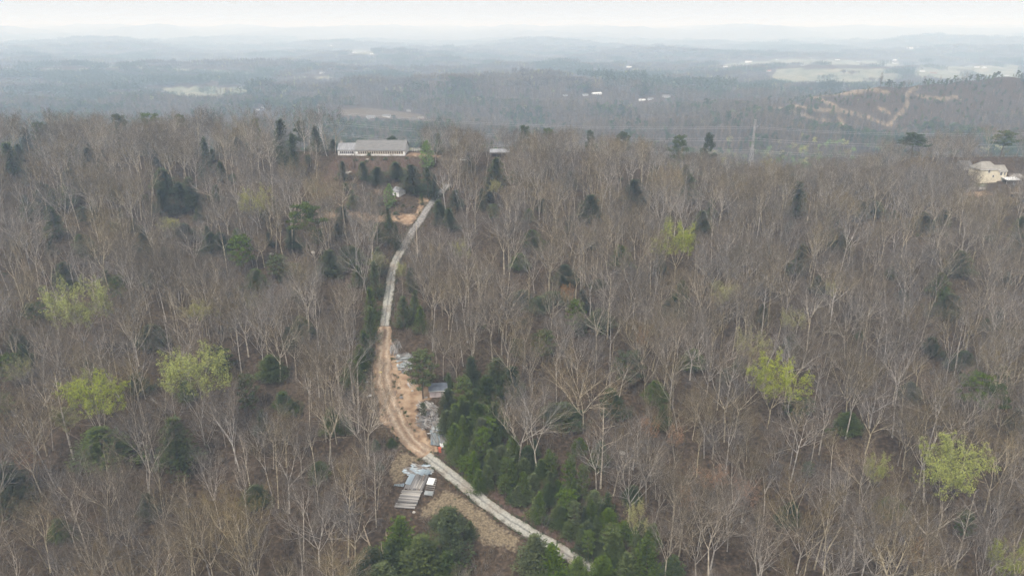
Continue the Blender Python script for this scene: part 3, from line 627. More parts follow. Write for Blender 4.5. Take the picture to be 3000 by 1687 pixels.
# ------------------------------------------------------------------ evergreens (measured: crown centre x, y, half width px, half height px, kind)
ev = [(1000, 1352, 52, 62, 'cone'), (1062, 1400, 58, 66, 'olive'), (1135, 1345, 48, 70, 'cedar'), (925, 1425, 46, 50, 'hem'), (1125, 1300, 40, 30, 'olive'), (1180, 1330, 18, 24, 'cone'), (985, 1400, 40, 56, 'cedar'), (960, 1445, 46, 40, 'hem2'), (1130, 1425, 40, 50, 'cedar'),
      (1345, 1392, 44, 60, 'olive'), (1395, 1412, 44, 52, 'cone'), (1450, 1430, 34, 34, 'cone2'), (1520, 1440, 44, 44, 'cone'), (1630, 1402, 42, 58, 'cone'), (1580, 1425, 36, 40, 'cone2'), (1690, 1432, 40, 40, 'cedar'), (1480, 1350, 34, 46, 'cedar'), (1545, 1370, 28, 42, 'hem2'),
      (1060, 922, 34, 44, 'round'), (1012, 782, 26, 38, 'cone'), (1042, 762, 20, 36, 'cone2'), (945, 700, 22, 44, 'cone'), (934, 762, 24, 40, 'cone2'), (928, 815, 26, 44, 'cone'), (918, 868, 25, 38, 'cedar'), (950, 655, 18, 36, 'hem2'), (905, 900, 20, 34, 'hem2'), (1035, 700, 16, 30, 'hem2'), (1060, 800, 20, 34, 'cone'), (984, 575, 20, 34, 'cone'), (975, 545, 16, 24, 'cedar'), (998, 595, 12, 30, 'cedar'),
      (1163, 980, 24, 40, 'round'), (1130, 955, 15, 20, 'cone'), (1190, 935, 26, 40, 'hem'), (1225, 985, 34, 46, 'hem'), (1250, 940, 38, 40, 'olive'), (1285, 960, 30, 40, 'hem'), (1130, 1010, 26, 34, 'hem'), (1165, 1040, 30, 38, 'hem'), (1205, 1050, 34, 44, 'cedar'), (1245, 1050, 30, 40, 'hem'), (1125, 1060, 24, 34, 'hem2'),
      (1365, 858, 28, 30, 'round'), (1582, 916, 37, 34, 'round2'), (1448, 785, 22, 34, 'round'), (1462, 822, 16, 18, 'round2'), (1355, 762, 34, 18, 'hem'), (1395, 745, 40, 16, 'hem'), (1310, 745, 30, 16, 'hem'), (1425, 1040, 44, 24, 'hem'), (1390, 1030, 30, 20, 'olive'), (1455, 1120, 20, 22, 'hem2'),
      (695, 662, 27, 24, 'round'), (736, 674, 20, 14, 'round2'), (605, 622, 30, 36, 'round'), (560, 605, 26, 24, 'hem'), (525, 612, 28, 26, 'hem'), (762, 540, 32, 34, 'tall2'), (740, 600, 26, 24, 'hem'), (855, 576, 20, 20, 'olive'), (515, 392, 22, 44, 'cedar'), (702, 345, 22, 38, 'hem'), (740, 388, 24, 50, 'cedar'),
      (98, 318, 20, 22, 'round'), (420, 455, 34, 32, 'hem'), (450, 495, 34, 36, 'cedar'), (405, 505, 26, 32, 'hem'), (485, 480, 26, 34, 'hem'), (292, 715, 20, 26, 'round'), (85, 778, 28, 20, 'round2'), (548, 900, 36, 28, 'round2'), (620, 978, 26, 42, 'round'), (262, 1120, 62, 50, 'hem2'), (440, 1115, 48, 68, 'olive'), (28, 1215, 52, 60, 'olive'),
      (18, 918, 28, 30, 'round'), (865, 1060, 20, 30, 'cone'), (5, 1010, 24, 22, 'round'), (770, 700, 0, 0, ''), (297, 296, 20, 22, 'tall'), (373, 292, 23, 20, 'tall2'), (1320, 318, 13, 12, 'tall'), (1377, 324, 15, 9, 'tall2'), (1487, 330, 11, 10, 'tall'), (1567, 334, 20, 11, 'tall'), (1715, 344, 20, 13, 'tall2'), (1787, 340, 13, 19, 'tall'),
      (2305, 350, 28, 30, 'tall'), (2530, 345, 26, 32, 'tall2'), (985, 346, 16, 9, 'tall'), (1102, 360, 12, 22, 'cone'), (1430, 388, 14, 16, 'tall'), (452, 292, 12, 14, 'tall2'), (750, 308, 16, 16, 'tall'), (640, 300, 10, 10, 'tall2'),
      (1002, 428, 26, 22, 'hem'), (1040, 448, 30, 34, 'hem2'), (1075, 455, 26, 36, 'cedar'), (950, 440, 22, 22, 'hem'), (918, 430, 20, 24, 'hem'), (1094, 470, 16, 30, 'cedar'), (1250, 432, 26, 36, 'hem2'), (1228, 470, 20, 34, 'hem'), (1212, 500, 14, 26, 'cedar'), (885, 500, 18, 22, 'cone'), (862, 535, 18, 18, 'olive'), (955, 505, 9, 11, 'cedar'), (1062, 500, 8, 14, 'cone'),
      (1856, 455, 20, 16, 'round2'), (2005, 500, 24, 44, 'hem'), (2062, 716, 20, 24, 'hem'), (2460, 968, 34, 20, 'tall2'), (2505, 992, 24, 16, 'tall'), (2268, 738, 16, 14, 'hem'), (2380, 765, 40, 30, 'hem'), (2420, 905, 30, 24, 'hem'), (1502, 712, 24, 12, 'hem'), (1242, 528, 14, 18, 'round'), (1365, 515, 16, 16, 'hem'), (1330, 540, 16, 16, 'hem2'),
      (1110, 525, 22, 22, 'hem'), (1135, 550, 22, 26, 'hem'), (1100, 548, 14, 18, 'cedar'), (1148, 500, 20, 22, 'hem'), (740, 470, 9, 10, 'hem'), (790, 474, 9, 9, 'cone'), (360, 605, 22, 40, 'hem'), (130, 560, 26, 40, 'hem'), (100, 500, 28, 40, 'hem'), (180, 460, 26, 34, 'hem'), (30, 400, 30, 40, 'hem'), (60, 330, 22, 22, 'hem'),
      (2010, 650, 24, 40, 'hem'), (2500, 800, 22, 30, 'hem'), (2565, 570, 22, 26, 'hem2'), (2350, 870, 26, 22, 'hem'), (1530, 1270, 22, 40, 'cedar'), (1280, 1165, 0, 0, ''), (985, 1110, 14, 12, 'cedar'), (945, 1115, 14, 14, 'cone'), (1065, 1025, 9, 9, 'round'), (955, 1170, 10, 12, 'olive'), (2165, 842, 12, 12, 'hem2'), (1590, 1240, 22, 22, 'hem'),
      (150, 840, 0, 0, ''), (40, 845, 22, 30, 'olive'), (60, 890, 20, 26, 'hem'), (230, 400, 26, 30, 'hem'), (300, 340, 18, 26, 'hem'), (590, 330, 16, 20, 'hem'), (560, 430, 16, 24, 'hem'), (1010, 250, 0, 0, ''), (800, 350, 18, 30, 'hem'), (2550, 620, 18, 20, 'hem'), (1640, 1345, 20, 36, 'hem2'), (2560, 1050, 20, 30, 'hem')]
ev += [(x_, y_, 24+(i_*7) % 13, 20+(i_*5) % 14, ('hem2', 'olive', 'hem2', 'hem')[i_ % 4]) for i_, (x_, y_) in enumerate([(1305, 655), (1425, 690), (1565, 645), (1695, 770), (1770, 555), (1485, 520), (1340, 600), (1600, 480), (1730, 470), (1510, 800), (1650, 985), (1545, 1010),
      (1740, 900), (2115, 600), (2190, 520), (2330, 560), (2420, 660), (2290, 980), (2130, 1060), (1985, 1290), (2240, 1270), (760, 820), (680, 920), (350, 960), (380, 840), (160, 690), (210, 610), (720, 1010), (800, 1180), (640, 1240), (150, 1330), (470, 580), (640, 700), (830, 660), (890, 640)])]
# young pines lining the right side of the drive: (x, y, half height)
row = []
X0 = [(1128, 1085), (1160, 1105), (1150, 1150), (1185, 1180), (1220, 1200), (1260, 1225), (1300, 1250), (1345, 1275), (1390, 1300), (1430, 1330), (1470, 1355), (1510, 1380), (1555, 1395)]
for i, (x, y) in enumerate(X0):
    for j in range(4 if i < 9 else 3):
        for q_ in range(2): row.append((x+j*26+RND.uniform(-18, 18), y-j*24-12+RND.uniform(-16, 16), RND.uniform(12, 28), RND.uniform(16, 44), RND.choice(['cone', 'cone', 'cone2', 'round', 'cedar', 'olive', 'hem2', 'hem', 'round'])))
ev += row
EVN = dict(tall='tall_pine', tall2='tall_pine', round='pine_tree', round2='pine_tree', cone='young_pine', cone2='young_pine', cedar='cedar_tree', olive='hemlock_tree', hem='hemlock_tree', hem2='hemlock_tree')
EVD = dict(tall='tall dark pine with a ragged layered top', tall2='tall pine with a flat tufted top', round='full green rounded pine', round2='dark rounded pine', cone='bright green young pine', cone2='slim green young pine', cedar='dark pointed cedar', olive='soft olive-green evergreen', hem='dark shaggy evergreen', hem2='spreading green evergreen')
EVG = dict(tall='tall pines along the ridge', tall2='tall pines along the ridge', round='rounded pines in the woods', round2='rounded pines in the woods', cone='young pines by the drive', cone2='young pines by the drive', cedar='dark cedars in the woods', olive='shaggy evergreens in the woods', hem='shaggy evergreens in the woods', hem2='shaggy evergreens in the woods')
def add_evergreen(k, pos, rx, H, sink=.2):
    tr, cr, H0 = CON[k]; pos.z -= sink
    add_tree(EVN[k], (tr, cr), pos, rx/(H0*RADC[FORM[k]]*(.86 if FORM[k] == 'hemlock' else 1)), H/H0, RND.uniform(0, 6.28), 'tree', EVG[k], EVD[k])
for (px, py, wx, hy, k) in ev:
    if not k: continue
    z0 = at(px, py+hy*.8, tmax=425)[1]; rx = wx*z0/F; hgt = 2*hy*z0/F/.9
    if FORM[k] == 'tall': H = max(18, min(27, hgt*2.1)); fr = .78
    elif FORM[k] == 'round': H = max(6, hgt*1.35); fr = .66
    else: H = max(3, hgt*1.05); fr = .5
    pos, z = at(px, py, H*fr)
    if (FORM[k] == 'tall' and py < 400) or z > 430:      # stands just behind the crest
        t_ = 432. if FORM[k] == 'tall' else 415.; u_, v_ = (px-CX)/F, (py-hy*.6-CY)/F; x_, y_ = u_*t_, t_*(CT-v_*ST); g_ = float(ground(x_, y_)); pos = Vector((x_, y_, g_)); H = max(14 if FORM[k] == 'tall' else 5, CZ-t_*(ST+v_*CT)-g_+.5); rx = wx*t_/F
    add_evergreen(k, pos, rx*1.2, H)
ev_taken = [(t[0].location.x, t[0].location.y) for t in things]

# ------------------------------------------------------------------ random woods
def in_any(px, py, Ps):
    r = np.zeros(np.shape(px), bool)
    for P in Ps: r |= inpoly(px, py, P)
    return r
rs = np.random.RandomState(12)
def scatter(x0, x1, y0, y1, cell, jit=.95, wedge=.82, pad=50):
    xs = np.arange(x0, x1, cell); ys = np.arange(y0, y1, cell); X, Y = np.meshgrid(xs, ys)
    X = X.ravel()+rs.uniform(-jit, jit, X.size)*cell*.5; Y = Y.ravel()+rs.uniform(-jit, jit, Y.size)*cell*.5
    k = np.abs(X) < Y*wedge+pad
    return X[k], Y[k]
X, Y = scatter(-480, 480, 105, 560, 6.1); Z = ground(X, Y)
Hs = 14+12.5*rs.rand(len(X))**.9; Hs = np.where(rs.rand(len(X)) < .12, Hs*.6, Hs)
Hs = Hs*(1-.42*ss(335, 380, Y)*ss(-70, -20, X)*(1-.3*ss(120, 200, X)))
bx, by, bz = proj(X, Y, Z)
keep = ~in_any(bx, by, OPEN)
cover = np.zeros(len(X), int)
for f in (.3, .5, .7, .9):
    qx, qy, qz = proj(X, Y, Z+Hs*f); w_ = F*3.0/qz
    for s in (-1, 0, 1): cover += in_any(qx+s*w_, qy, OPEN)
keep &= (cover <= 1) | (rs.rand(len(X)) < .03)
keep &= ~(in_any(bx, by, SPARSE) & (rs.rand(len(X)) < .82))
keep &= (Y > 118)
thin = 0.5+0.5*np.sin(X*.031+2.1)*np.sin(Y*.027+.6)
keep &= rs.rand(len(X)) > thin*.35
# keep the crowns of the leafing trees and the lone pines readable
for (px, py, rp, k, d_) in leafing: keep &= ~((np.hypot(proj(X, Y, Z+Hs*.8)[0]-px, proj(X, Y, Z+Hs*.8)[1]-py) < rp*1.0) & (rs.rand(len(X)) < .9))
for (px, py, wx, hy, k) in ev:
    if k:
        q_ = .92 if FORM[k] != 'hemlock' else .85
        for f in (.45, .8): keep &= ~((np.abs(proj(X, Y, Z+Hs*f)[0]-px) < wx*1.1) & (np.abs(proj(X, Y, Z+Hs*f)[1]-py) < hy) & (rs.rand(len(X)) < q_))
X, Y, Z, Hs = X[keep], Y[keep], Z[keep], Hs[keep]
var = rs.choice(len(BARE), len(X), p=[.05, .07, .09, .10, .09, .07, .03, .08, .08, .10, .09, .07, .08]); rot = rs.uniform(0, 6.28, len(X)); wid = rs.uniform(.80, 1.25, len(X))
tx, ty, tz = proj(X, Y, Z+Hs*.6); _, y1, _ = proj(X, Y, Z); _, y2, _ = proj(X, Y, Z+Hs)
size = (y1-y2)*((tx > 15) & (tx < 2560) & (ty > 0) & (ty < 1435) & (y1 < 1560))
order = np.argsort(-size); chosen = np.zeros(len(X), bool); chosen[order[:300]] = True
for i in np.nonzero(chosen)[0]:
    v = int(var[i]); s = Hs[i]/25
    add_tree('bare_tree', bare_meshes[v][:2], Vector((X[i], Y[i], Z[i]-.1)), s*wid[i], s, rot[i], 'tree', 'leafless hardwoods nearest the valley', ('slender ' if Hs[i] < 18 else '')+'bare %s tree' % BARE[v][0])

def gn_scatter(name, P, R, Sx, Sz, V, protos, label):
    """one object: points that carry instances of the prototype meshes"""
    me = bpy.data.meshes.new(name); me.from_pydata([tuple(p) for p in P], [], [])
    ln1, ln2 = rs.normal(0, .07, len(P)), rs.normal(0, .07, len(P))
    for nm, typ, data in (('lean_x', 'FLOAT', ln1), ('lean_y', 'FLOAT', ln2), ('spin', 'FLOAT', R), ('wide', 'FLOAT', Sx), ('high', 'FLOAT', Sz), ('pick', 'INT', V)):
        a = me.attributes.new(nm, typ, 'POINT'); a.data.foreach_set('value', np.asarray(data, np.float32 if typ == 'FLOAT' else np.int32))
    o = new_obj(name, me); tag(o, label, 'trees', None, 'stuff')
    g = bpy.data.node_groups.new(name, 'GeometryNodeTree'); g.interface.new_socket('Geometry', in_out='INPUT', socket_type='NodeSocketGeometry'); g.interface.new_socket('Geometry', in_out='OUTPUT', socket_type='NodeSocketGeometry')
    n = g.nodes; L = g.links; gi = n.new('NodeGroupInput'); go = n.new('NodeGroupOutput'); ip = n.new('GeometryNodeInstanceOnPoints'); ip.inputs['Pick Instance'].default_value = True
    jn = n.new('GeometryNodeJoinGeometry')
    for pr in protos[::-1]:     # joining lists the last link first
        jj = n.new('GeometryNodeJoinGeometry')
        for me_ in pr:
            ob = bpy.data.objects.new('tree_pattern', me_)     # linked to no collection: only a source for this node
            oi = n.new('GeometryNodeObjectInfo'); oi.inputs[0].default_value = ob; L.new(oi.outputs['Geometry'], jj.inputs[0])
        gt = n.new('GeometryNodeGeometryToInstance'); L.new(jj.outputs[0], gt.inputs[0]); L.new(gt.outputs[0], jn.inputs[0])
    def attr(nm, typ):
        a = n.new('GeometryNodeInputNamedAttribute'); a.data_type = typ; a.inputs[0].default_value = nm; return a.outputs[0]
    cr = n.new('ShaderNodeCombineXYZ'); L.new(attr('spin', 'FLOAT'), cr.inputs[2]); L.new(attr('lean_x', 'FLOAT'), cr.inputs[0]); L.new(attr('lean_y', 'FLOAT'), cr.inputs[1]); cs = n.new('ShaderNodeCombineXYZ'); wv = attr('wide', 'FLOAT'); L.new(wv, cs.inputs[0]); L.new(wv, cs.inputs[1]); L.new(attr('high', 'FLOAT'), cs.inputs[2])
    L.new(gi.outputs[0], ip.inputs['Points']); L.new(jn.outputs[0], ip.inputs['Instance']); L.new(attr('pick', 'INT'), ip.inputs['Instance Index']); L.new(cr.outputs[0], ip.inputs['Rotation']); L.new(cs.outputs[0], ip.inputs['Scale'])
    L.new(ip.outputs[0], go.inputs[0]); md = o.modifiers.new('scatter', 'NODES'); md.node_group = g
    return o
r_ = ~chosen
vv = var[r_].copy(); tanpick = rs.rand(len(vv)) < .09; vv[tanpick] = len(BARE)+rs.randint(0, 3, tanpick.sum())
gn_scatter('hillside_woods', np.stack([X[r_], Y[r_], Z[r_]-.1], 1), rot[r_], Hs[r_]/25*wid[r_], Hs[r_]/25, vv, [b[:2] for b in bare_meshes]+tan_crowns, 'dense leafless hardwood forest covering the slopes and ridge')

# saplings and brush
def brush_mesh(seed, H=3.2, n=11):
    R = random.Random(seed); random.seed(seed); mb = TB()
    for k in range(n):
        b = Vector((R.uniform(-.9, .9), R.uniform(-.9, .9), -.1)); d = Vector((R.uniform(-.4, .4), R.uniform(-.4, .4), 1)).normalized(); L = H*R.uniform(.5, 1)
        pts = path(b, d, L, 3, .02, .12, R); mb.tri3(pts[0], pts[-1], .03)
        for j in range(12):
            q = pts[0].lerp(pts[-1], R.uniform(.25, 1)); mb.ribbon(q, q+rdir(d, R.uniform(.4, .9), R.uniform(0, 6.28))*R.uniform(.5, 1.1), .02)
    return mb
def shrub_mesh(seed, mt):
    R = random.Random(seed); mb = TB()
    for k in range(9): leaf_blob(mb, Vector((R.uniform(-.8, .8), R.uniform(-.8, .8), R.uniform(.3, 1.2))), .6, 26, .3, R)
    return mb.mesh('shrub', M[mt])
brush = [(brush_mesh(s).mesh('brush', M['twig' if s % 3 else 'twig_tan']),) for s in range(5)]
shrubs = [(shrub_mesh(1, 'needle_olive'),), (shrub_mesh(2, 'needle_dark'),)]
bX, bY = scatter(-470, 470, 118, 500, 3.6); bZ = ground(bX, bY); px, py, zz = proj(bX, bY, bZ+1)
HARD = [DIRT, YARD, REDBANK, TERR, OPEN[5], OPEN[6], OPEN[7], OPEN[8], OPEN[9], OPEN[10], OPEN[11], OPEN[12], OPEN[13]]
k = ~in_any(px, py, HARD) & ~(in_any(px, py, [DRY, DRY2]) & (rs.rand(len(bX)) < .85)) & (rs.rand(len(bX)) < np.where(in_any(px, py, [SLOPE, BRUSH]), 1, .62))
bX, bY, bZ = bX[k], bY[k], bZ[k]; px, py = px[k], py[k]
sp = in_any(px, py, SPARSE+[DRY]); pk = rs.randint(0, 5, len(bX)); g_ = rs.rand(len(bX)) < np.where(sp, .16, .008); pk[g_] = 5+rs.randint(0, 2, g_.sum())
sc_ = rs.uniform(.5, 1.5, len(bX))*np.where(in_any(px, py, [DRY, DRY2]), .4, 1)
gn_scatter('undergrowth', np.stack([bX, bY, bZ], 1), rs.uniform(0, 6.28, len(bX)), sc_, sc_*rs.uniform(.7, 1.3, len(bX)), pk, brush+shrubs, 'brushy saplings and shrubs under the trees')

vP, vS, vK = [], [], []
for P_, hw_ in ((ROAD1, 1.62), (ROAD3, 1.7), (ROAD4, 1.7), (ROAD2, 2.6)):
    rx_, ry_, _t = resample(P_, .5); ddx, ddy = np.gradient(rx_), np.gradient(ry_); l_ = np.hypot(ddx, ddy)
    for s_ in (-1, 1):
        for rep in range(2):
            o_ = s_*(hw_+rs.exponential(.55, len(rx_))-.12); xx = rx_+ddy/l_*o_; yy = ry_-ddx/l_*o_; kk = rs.rand(len(rx_)) < (.75 if hw_ < 2 else .3)
            for a_, b_ in zip(xx[kk], yy[kk]): vP.append((a_, b_, float(ground(a_, b_)))); vS.append(rs.uniform(.12, .34)); vK.append(rs.choice([0, 1, 2, 3, 4, 5, 6, 5]))
gn_scatter('verge_growth', np.array(vP), rs.uniform(0, 6.28, len(vP)), np.array(vS)*1.5, np.array(vS), np.array(vK), brush+shrubs, 'weeds and dead stems along the edges of the drive')

# scattered darker evergreens deeper in the woods
eX, eY = scatter(-420, 420, 130, 520, 17); eZ = ground(eX, eY); px, py, zz = proj(eX, eY, eZ+5)
left = ss(-20, -140, eX)*ss(230, 300, eY)
k = ~in_any(px, py, OPEN) & ~in_any(proj(eX, eY, eZ+9)[0], proj(eX, eY, eZ+9)[1], OPEN) & ~in_any(proj(eX-2, eY, eZ+6)[0]+8, proj(eX, eY, eZ+6)[1], OPEN) & ~in_any(proj(eX, eY, eZ)[0], proj(eX, eY, eZ)[1], OPEN) & (rs.rand(len(eX)) < .20+.42*left) & (px > -20) & (px < 2596) & (py < 1480)
n_used = sum(1 for t in things if t[3] in EVD.values())
cnt = 0
_o = rs.permutation(int(k.sum()))
for x, y, z in zip(eX[k][_o], eY[k][_o], eZ[k][_o]):
    if cnt >= 300: break
    q = RND.choice(['hem', 'hem2', 'hem2', 'round2', 'olive']); H = RND.uniform(5, 10.5); cnt += 1
    add_evergreen(q, Vector((x, y, z)), H*RND.uniform(.30, .44), H)

# ------------------------------------------------------------------ middle distance forest
fh = [(c1(1868, 596), 22, 'house', 'white gabled cottage with grey roof in the near valley opening'), (c1(1942, 590), 21, 'house', 'white cottage with a dark roof next to the gabled cottage'), (c1(2115, 600), 15, 'brick', 'small red brick house in the near valley opening'), (c1(2055, 562), 10, 'house', 'little white house beyond the two cottages'),
      (c2(270, 486), 12, 'house', 'pale cottage alone on the purple wooded hill'), (c2(430, 478), 34, 'barn', 'long white-roofed building on the purple wooded hill'), (c2(372, 482), 14, 'house', 'white house at the end of the long white-roofed building'), (c2(655, 510), 22, 'barn', 'low white building on the wooded hill crest'), (c2(700, 503), 14, 'house', 'house beside the low white building on the hill'), (c2(775, 492), 20, 'house', 'pale house at the top of a short drive on the wooded hill'),
      (c2(590, 342), 18, 'barn', 'white barn far off beyond the wooded hill'), (c2(1075, 340), 16, 'barn', 'white shed at the edge of the pale far fields'), (c2(1190, 316), 24, 'barn', 'longest white barn in the pale far fields'), (c2(1340, 304), 10, 'house', 'small white house above the pale fields'), (c2(1295, 362), 12, 'redroof', 'reddish-roofed house in the far fields'), (c2(1460, 330), 7, 'house', 'tiny white house in mid field'),
      (c2(1640, 306), 16, 'barn', 'bright white barn in the row of far buildings'), (c2(1662, 316), 10, 'house', 'white house just under the bright white barn'), (c2(1740, 312), 10, 'house', 'white house farther along the row of far buildings'), (c2(1928, 305), 14, 'barn', 'white barn above its twin on the far plain'), (c2(1932, 322), 14, 'house', 'white house below the far barn'),
      (c2(2065, 364), 16, 'barn', 'cream long barn in the far grass'), (c2(2122, 370), 14, 'brick', 'red barn-like house next to the cream barn'), (c2(2340, 342), 15, 'barn', 'white barn, dimmer one of a pair in the valley'), (c2(2380, 344), 18, 'barn', 'brightest white barn of the pair in the valley'), (c2(2492, 385), 14, 'barn', 'low white building by the far field edge'), (c2(2005, 248), 20, 'barn', 'faint white building near the far ridge'), (c2(1500, 295), 8, 'house', 'faint white house at the field top'),
      (c1(1780, 268), 14, 'barn', 'faint white works building far across the valley'), (c1(1870, 275), 12, 'barn', 'lower white building beside the faint works'), (c1(1665, 232), 8, 'barn', 'tiny bright roof in the farthest haze'), (c1(1620, 370), 13, 'house', 'pale farmhouse beyond the dark pine band'), (c1(2100, 385), 7, 'house', 'small pale house on the far hillside'), (c1(2200, 388), 14, 'barn', 'white roof on the far hillside'), (c1(555, 338), 18, 'barn', 'pale building beyond the first pine band'), (c1(25, 345), 14, 'barn', 'white building at the far left beyond the pines'),
      (c1(720, 446), 12, 'house', 'house at the corner of the straw-coloured field'), (c1(1210, 444), 9, 'house', 'small house at the far end of the straw-coloured field'), (c1(1295, 556), 9, 'house', 'white house just behind the wooded ridge'), (c1(1318, 545), 7, 'house', 'second white house just behind the wooded ridge')]
def hides_house(x, y, z, h):
    bx_, by_, _ = proj(x, y, z); tx_, ty2, _ = proj(x, y, z+h); r0_ = np.zeros(len(x), bool)
    for (c_, w_, k_, l_) in fh: r0_ |= (np.abs(bx_-c_[0]) < w_*.65+5) & (by_ > c_[1]-4) & (ty2 < c_[1]+1)
    return r0_
def far_tree(seed, H, n, wd, mt, form):
    R = random.Random(seed); random.seed(seed); mb = TB()
    if form == 'bare':
        mb.tri3(Vector((0, 0, -.5)), Vector((R.uniform(-.6, .6), R.uniform(-.6, .6), H*.8)), .26)
        for k in range(n):
            z = H*R.uniform(.35, .9); q = Vector((0, 0, z)); a = R.uniform(0, 6.28); e = q+Vector((math.cos(a), math.sin(a), R.uniform(.5, 1.6)))*R.uniform(1.2, 3.8)*(1.2-z/H*.6)
            s_ = q.lerp(e, R.uniform(.0, .5)); mb.ribbon(s_, e, wd)
    elif form == 'ever':
        mb.tri3(Vector((0, 0, -.5)), Vector((0, 0, H)), .25)
        for k in range(n):
            f = R.uniform(.15, 1); r = H*.30*(1.05-f)**.6*math.sqrt(R.random()); a = R.uniform(0, 6.28); leaf_blob(mb, Vector((r*math.cos(a), r*math.sin(a), H*f)), .5, 2, wd, R)
    elif form == 'round':
        mb.tri3(Vector((0, 0, -.5)), Vector((0, 0, H)), .25)
        cs = [Vector((R.uniform(-2.6, 2.6), R.uniform(-2.6, 2.6), H*R.uniform(.6, .95))) for _ in range(9)]
        for k in range(n): leaf_blob(mb, R.choice(cs), 1.7, 2, wd, R)
    return mb.mesh('far_tree', M[mt])
far_bare = [(far_tree(s, 17+s % 3, 150, .075, 'twig' if s < 5 else 'twig_tan', 'bare'),) for s in range(6)]
far_ever = [(far_tree(20, 13, 200, 1.0, 'needle_dark', 'ever'),), (far_tree(21, 14, 200, 1.0, 'needle', 'ever'),), (far_tree(22, 17, 190, 1.1, 'needle_dark', 'round'),), (far_tree(23, 16, 190, 1.1, 'needle', 'round'),)]
far_leaf = [(far_tree(24, 14, 110, .9, 'leaf_pale', 'round'),), (far_tree(25, 14, 90, .9, 'leaf_green', 'round'),)]
mX, mY = scatter(-1500, 1500, 560, 1560, 6.6, wedge=.78, pad=20); mZ = ground(mX, mY); px, py, zz = proj(mX, mY, mZ)
hillR = (mX > 230) & (mY > 850) & (mY < 1330)
dtr = np.full(len(mX), 1e9)
for T in TRACKS: dtr = np.minimum(dtr, dline(px, py, T))
near_tr = hillR & (dtr < 6)
k = ~(in_any(px, py, FIELDS[6:7]) | in_any(proj(mX, mY, mZ+14)[0], proj(mX, mY, mZ+14)[1]+2, FIELDS[6:7])) & ~near_tr & (rs.rand(len(mX)) < .86)
low = hillR & inpoly(px, py, [c2(*p) for p in [(1150, 480), (1500, 470), (1950, 430), (2800, 330), (2800, 560), (2000, 680), (1850, 640), (1500, 570)]])
k &= ~(low & (rs.rand(len(mX)) < .05))
mX, mY, mZ, px, py, low = mX[k], mY[k], mZ[k], px[k], py[k], low[k]
hh = ~hides_house(mX, mY, mZ, 15); mX, mY, mZ, px, py, low = mX[hh], mY[hh], mZ[hh], px[hh], py[hh], low[hh]
nz = wsum(waves(9, 90, 380), mX, mY)
ever = ((nz > .95) & (rs.rand(len(mX)) < .7)) | ((mX < -80) & (nz > -.1) & (rs.rand(len(mX)) < .5)) | (rs.rand(len(mX)) < .035) | (low & (rs.rand(len(mX)) < .40)) | ((mX > 420) & (mY < 1000) & (nz > .5) & (rs.rand(len(mX)) < .5))
leafp = (rs.rand(len(mX)) < .006) | ((mY < 900) & (np.abs(mX-130) < 330) & (nz < -.3) & (rs.rand(len(mX)) < .22))
pk = rs.randint(0, 6, len(mX)); pk[ever] = 6+rs.randint(0, 4, ever.sum()); pk[leafp] = 10+rs.randint(0, 2, leafp.sum())
sc_ = rs.uniform(.75, 1.2, len(mX))*np.where(low, rs.uniform(.3, .65, len(mX)), 1)
gn_scatter('valley_forest', np.stack([mX, mY, mZ], 1), rs.uniform(0, 6.28, len(mX)), sc_, sc_, pk, far_bare+far_ever+far_leaf, 'hazy forest beyond the ridge')
NMID = len(mX)

# patches of forest farther out
def patch(seed, size, n, ever, tris):
    R = random.Random(seed); random.seed(seed); mbs = {'twig': TB(), 'needle_dark': TB(), 'leaf_pale': TB()}
    for _ in range(n):
        x, y = R.uniform(-size/2, size/2), R.uniform(-size/2, size/2); H = R.uniform(12, 21); q = R.random(); r = R.uniform(2.6, 4.4)
        if q < ever:
            for k in range(tris):
                f = R.random(); a = R.uniform(0, 6.28); rr = r*(1.05-f)**.5*R.random()**.4; leaf_blob(mbs['needle_dark'], Vector((x+rr*math.cos(a), y+rr*math.sin(a), H*(.25+.75*f))), .3, 1, 2.3, R)
        else:
            mb = mbs['leaf_pale' if q > .975 else 'twig']
            for k in range(tris):
                z = H*R.uniform(.35, .8); a = R.uniform(0, 6.28); p = Vector((x, y, z)); mb.ribbon(p, p+Vector((math.cos(a)*r, math.sin(a)*r, R.uniform(1, 5))), .32)
            mb.ribbon(Vector((x, y, -2)), Vector((x, y, H)), .35)
    return [m_.mesh('forest_patch', M[k_]) for k_, m_ in mbs.items() if m_.f]
pb = [patch(s, 46, 40, .05, 22) for s in range(4)]; pe = [patch(10+s, 46, 44, .9, 26) for s in range(3)]
qX, qY = scatter(-6800, 6800, 1560, 8200, 41, wedge=.76, pad=0)
dd = np.hypot(qX, qY); keepq = rs.rand(len(qX)) < np.where(dd < 3400, .97, .97*(3400/dd)**1.3)
qX, qY, dd = qX[keepq], qY[keepq], dd[keepq]; grow = np.where(dd < 3400, 1.0, (dd/3400)**.65)
qZ = ground(qX, qY); px, py, zz = proj(qX, qY, qZ)
k = ~(in_any(px, py, FIELDS) | in_any(px, py-4, FIELDS) | in_any(px, py-9, FIELDS[:1]) | in_any(px, py+3, FIELDS)) | (rs.rand(len(qX)) < .05)
k &= ~hides_house(qX, qY, qZ, 20)
qX, qY, qZ, grow, px, py = qX[k], qY[k], qZ[k], grow[k], px[k], py[k]
nz = wsum(waves(19, 260, 1100), qX, qY); nz2 = wsum(waves(29, 500, 1600), qX*.6, qY*1.6)
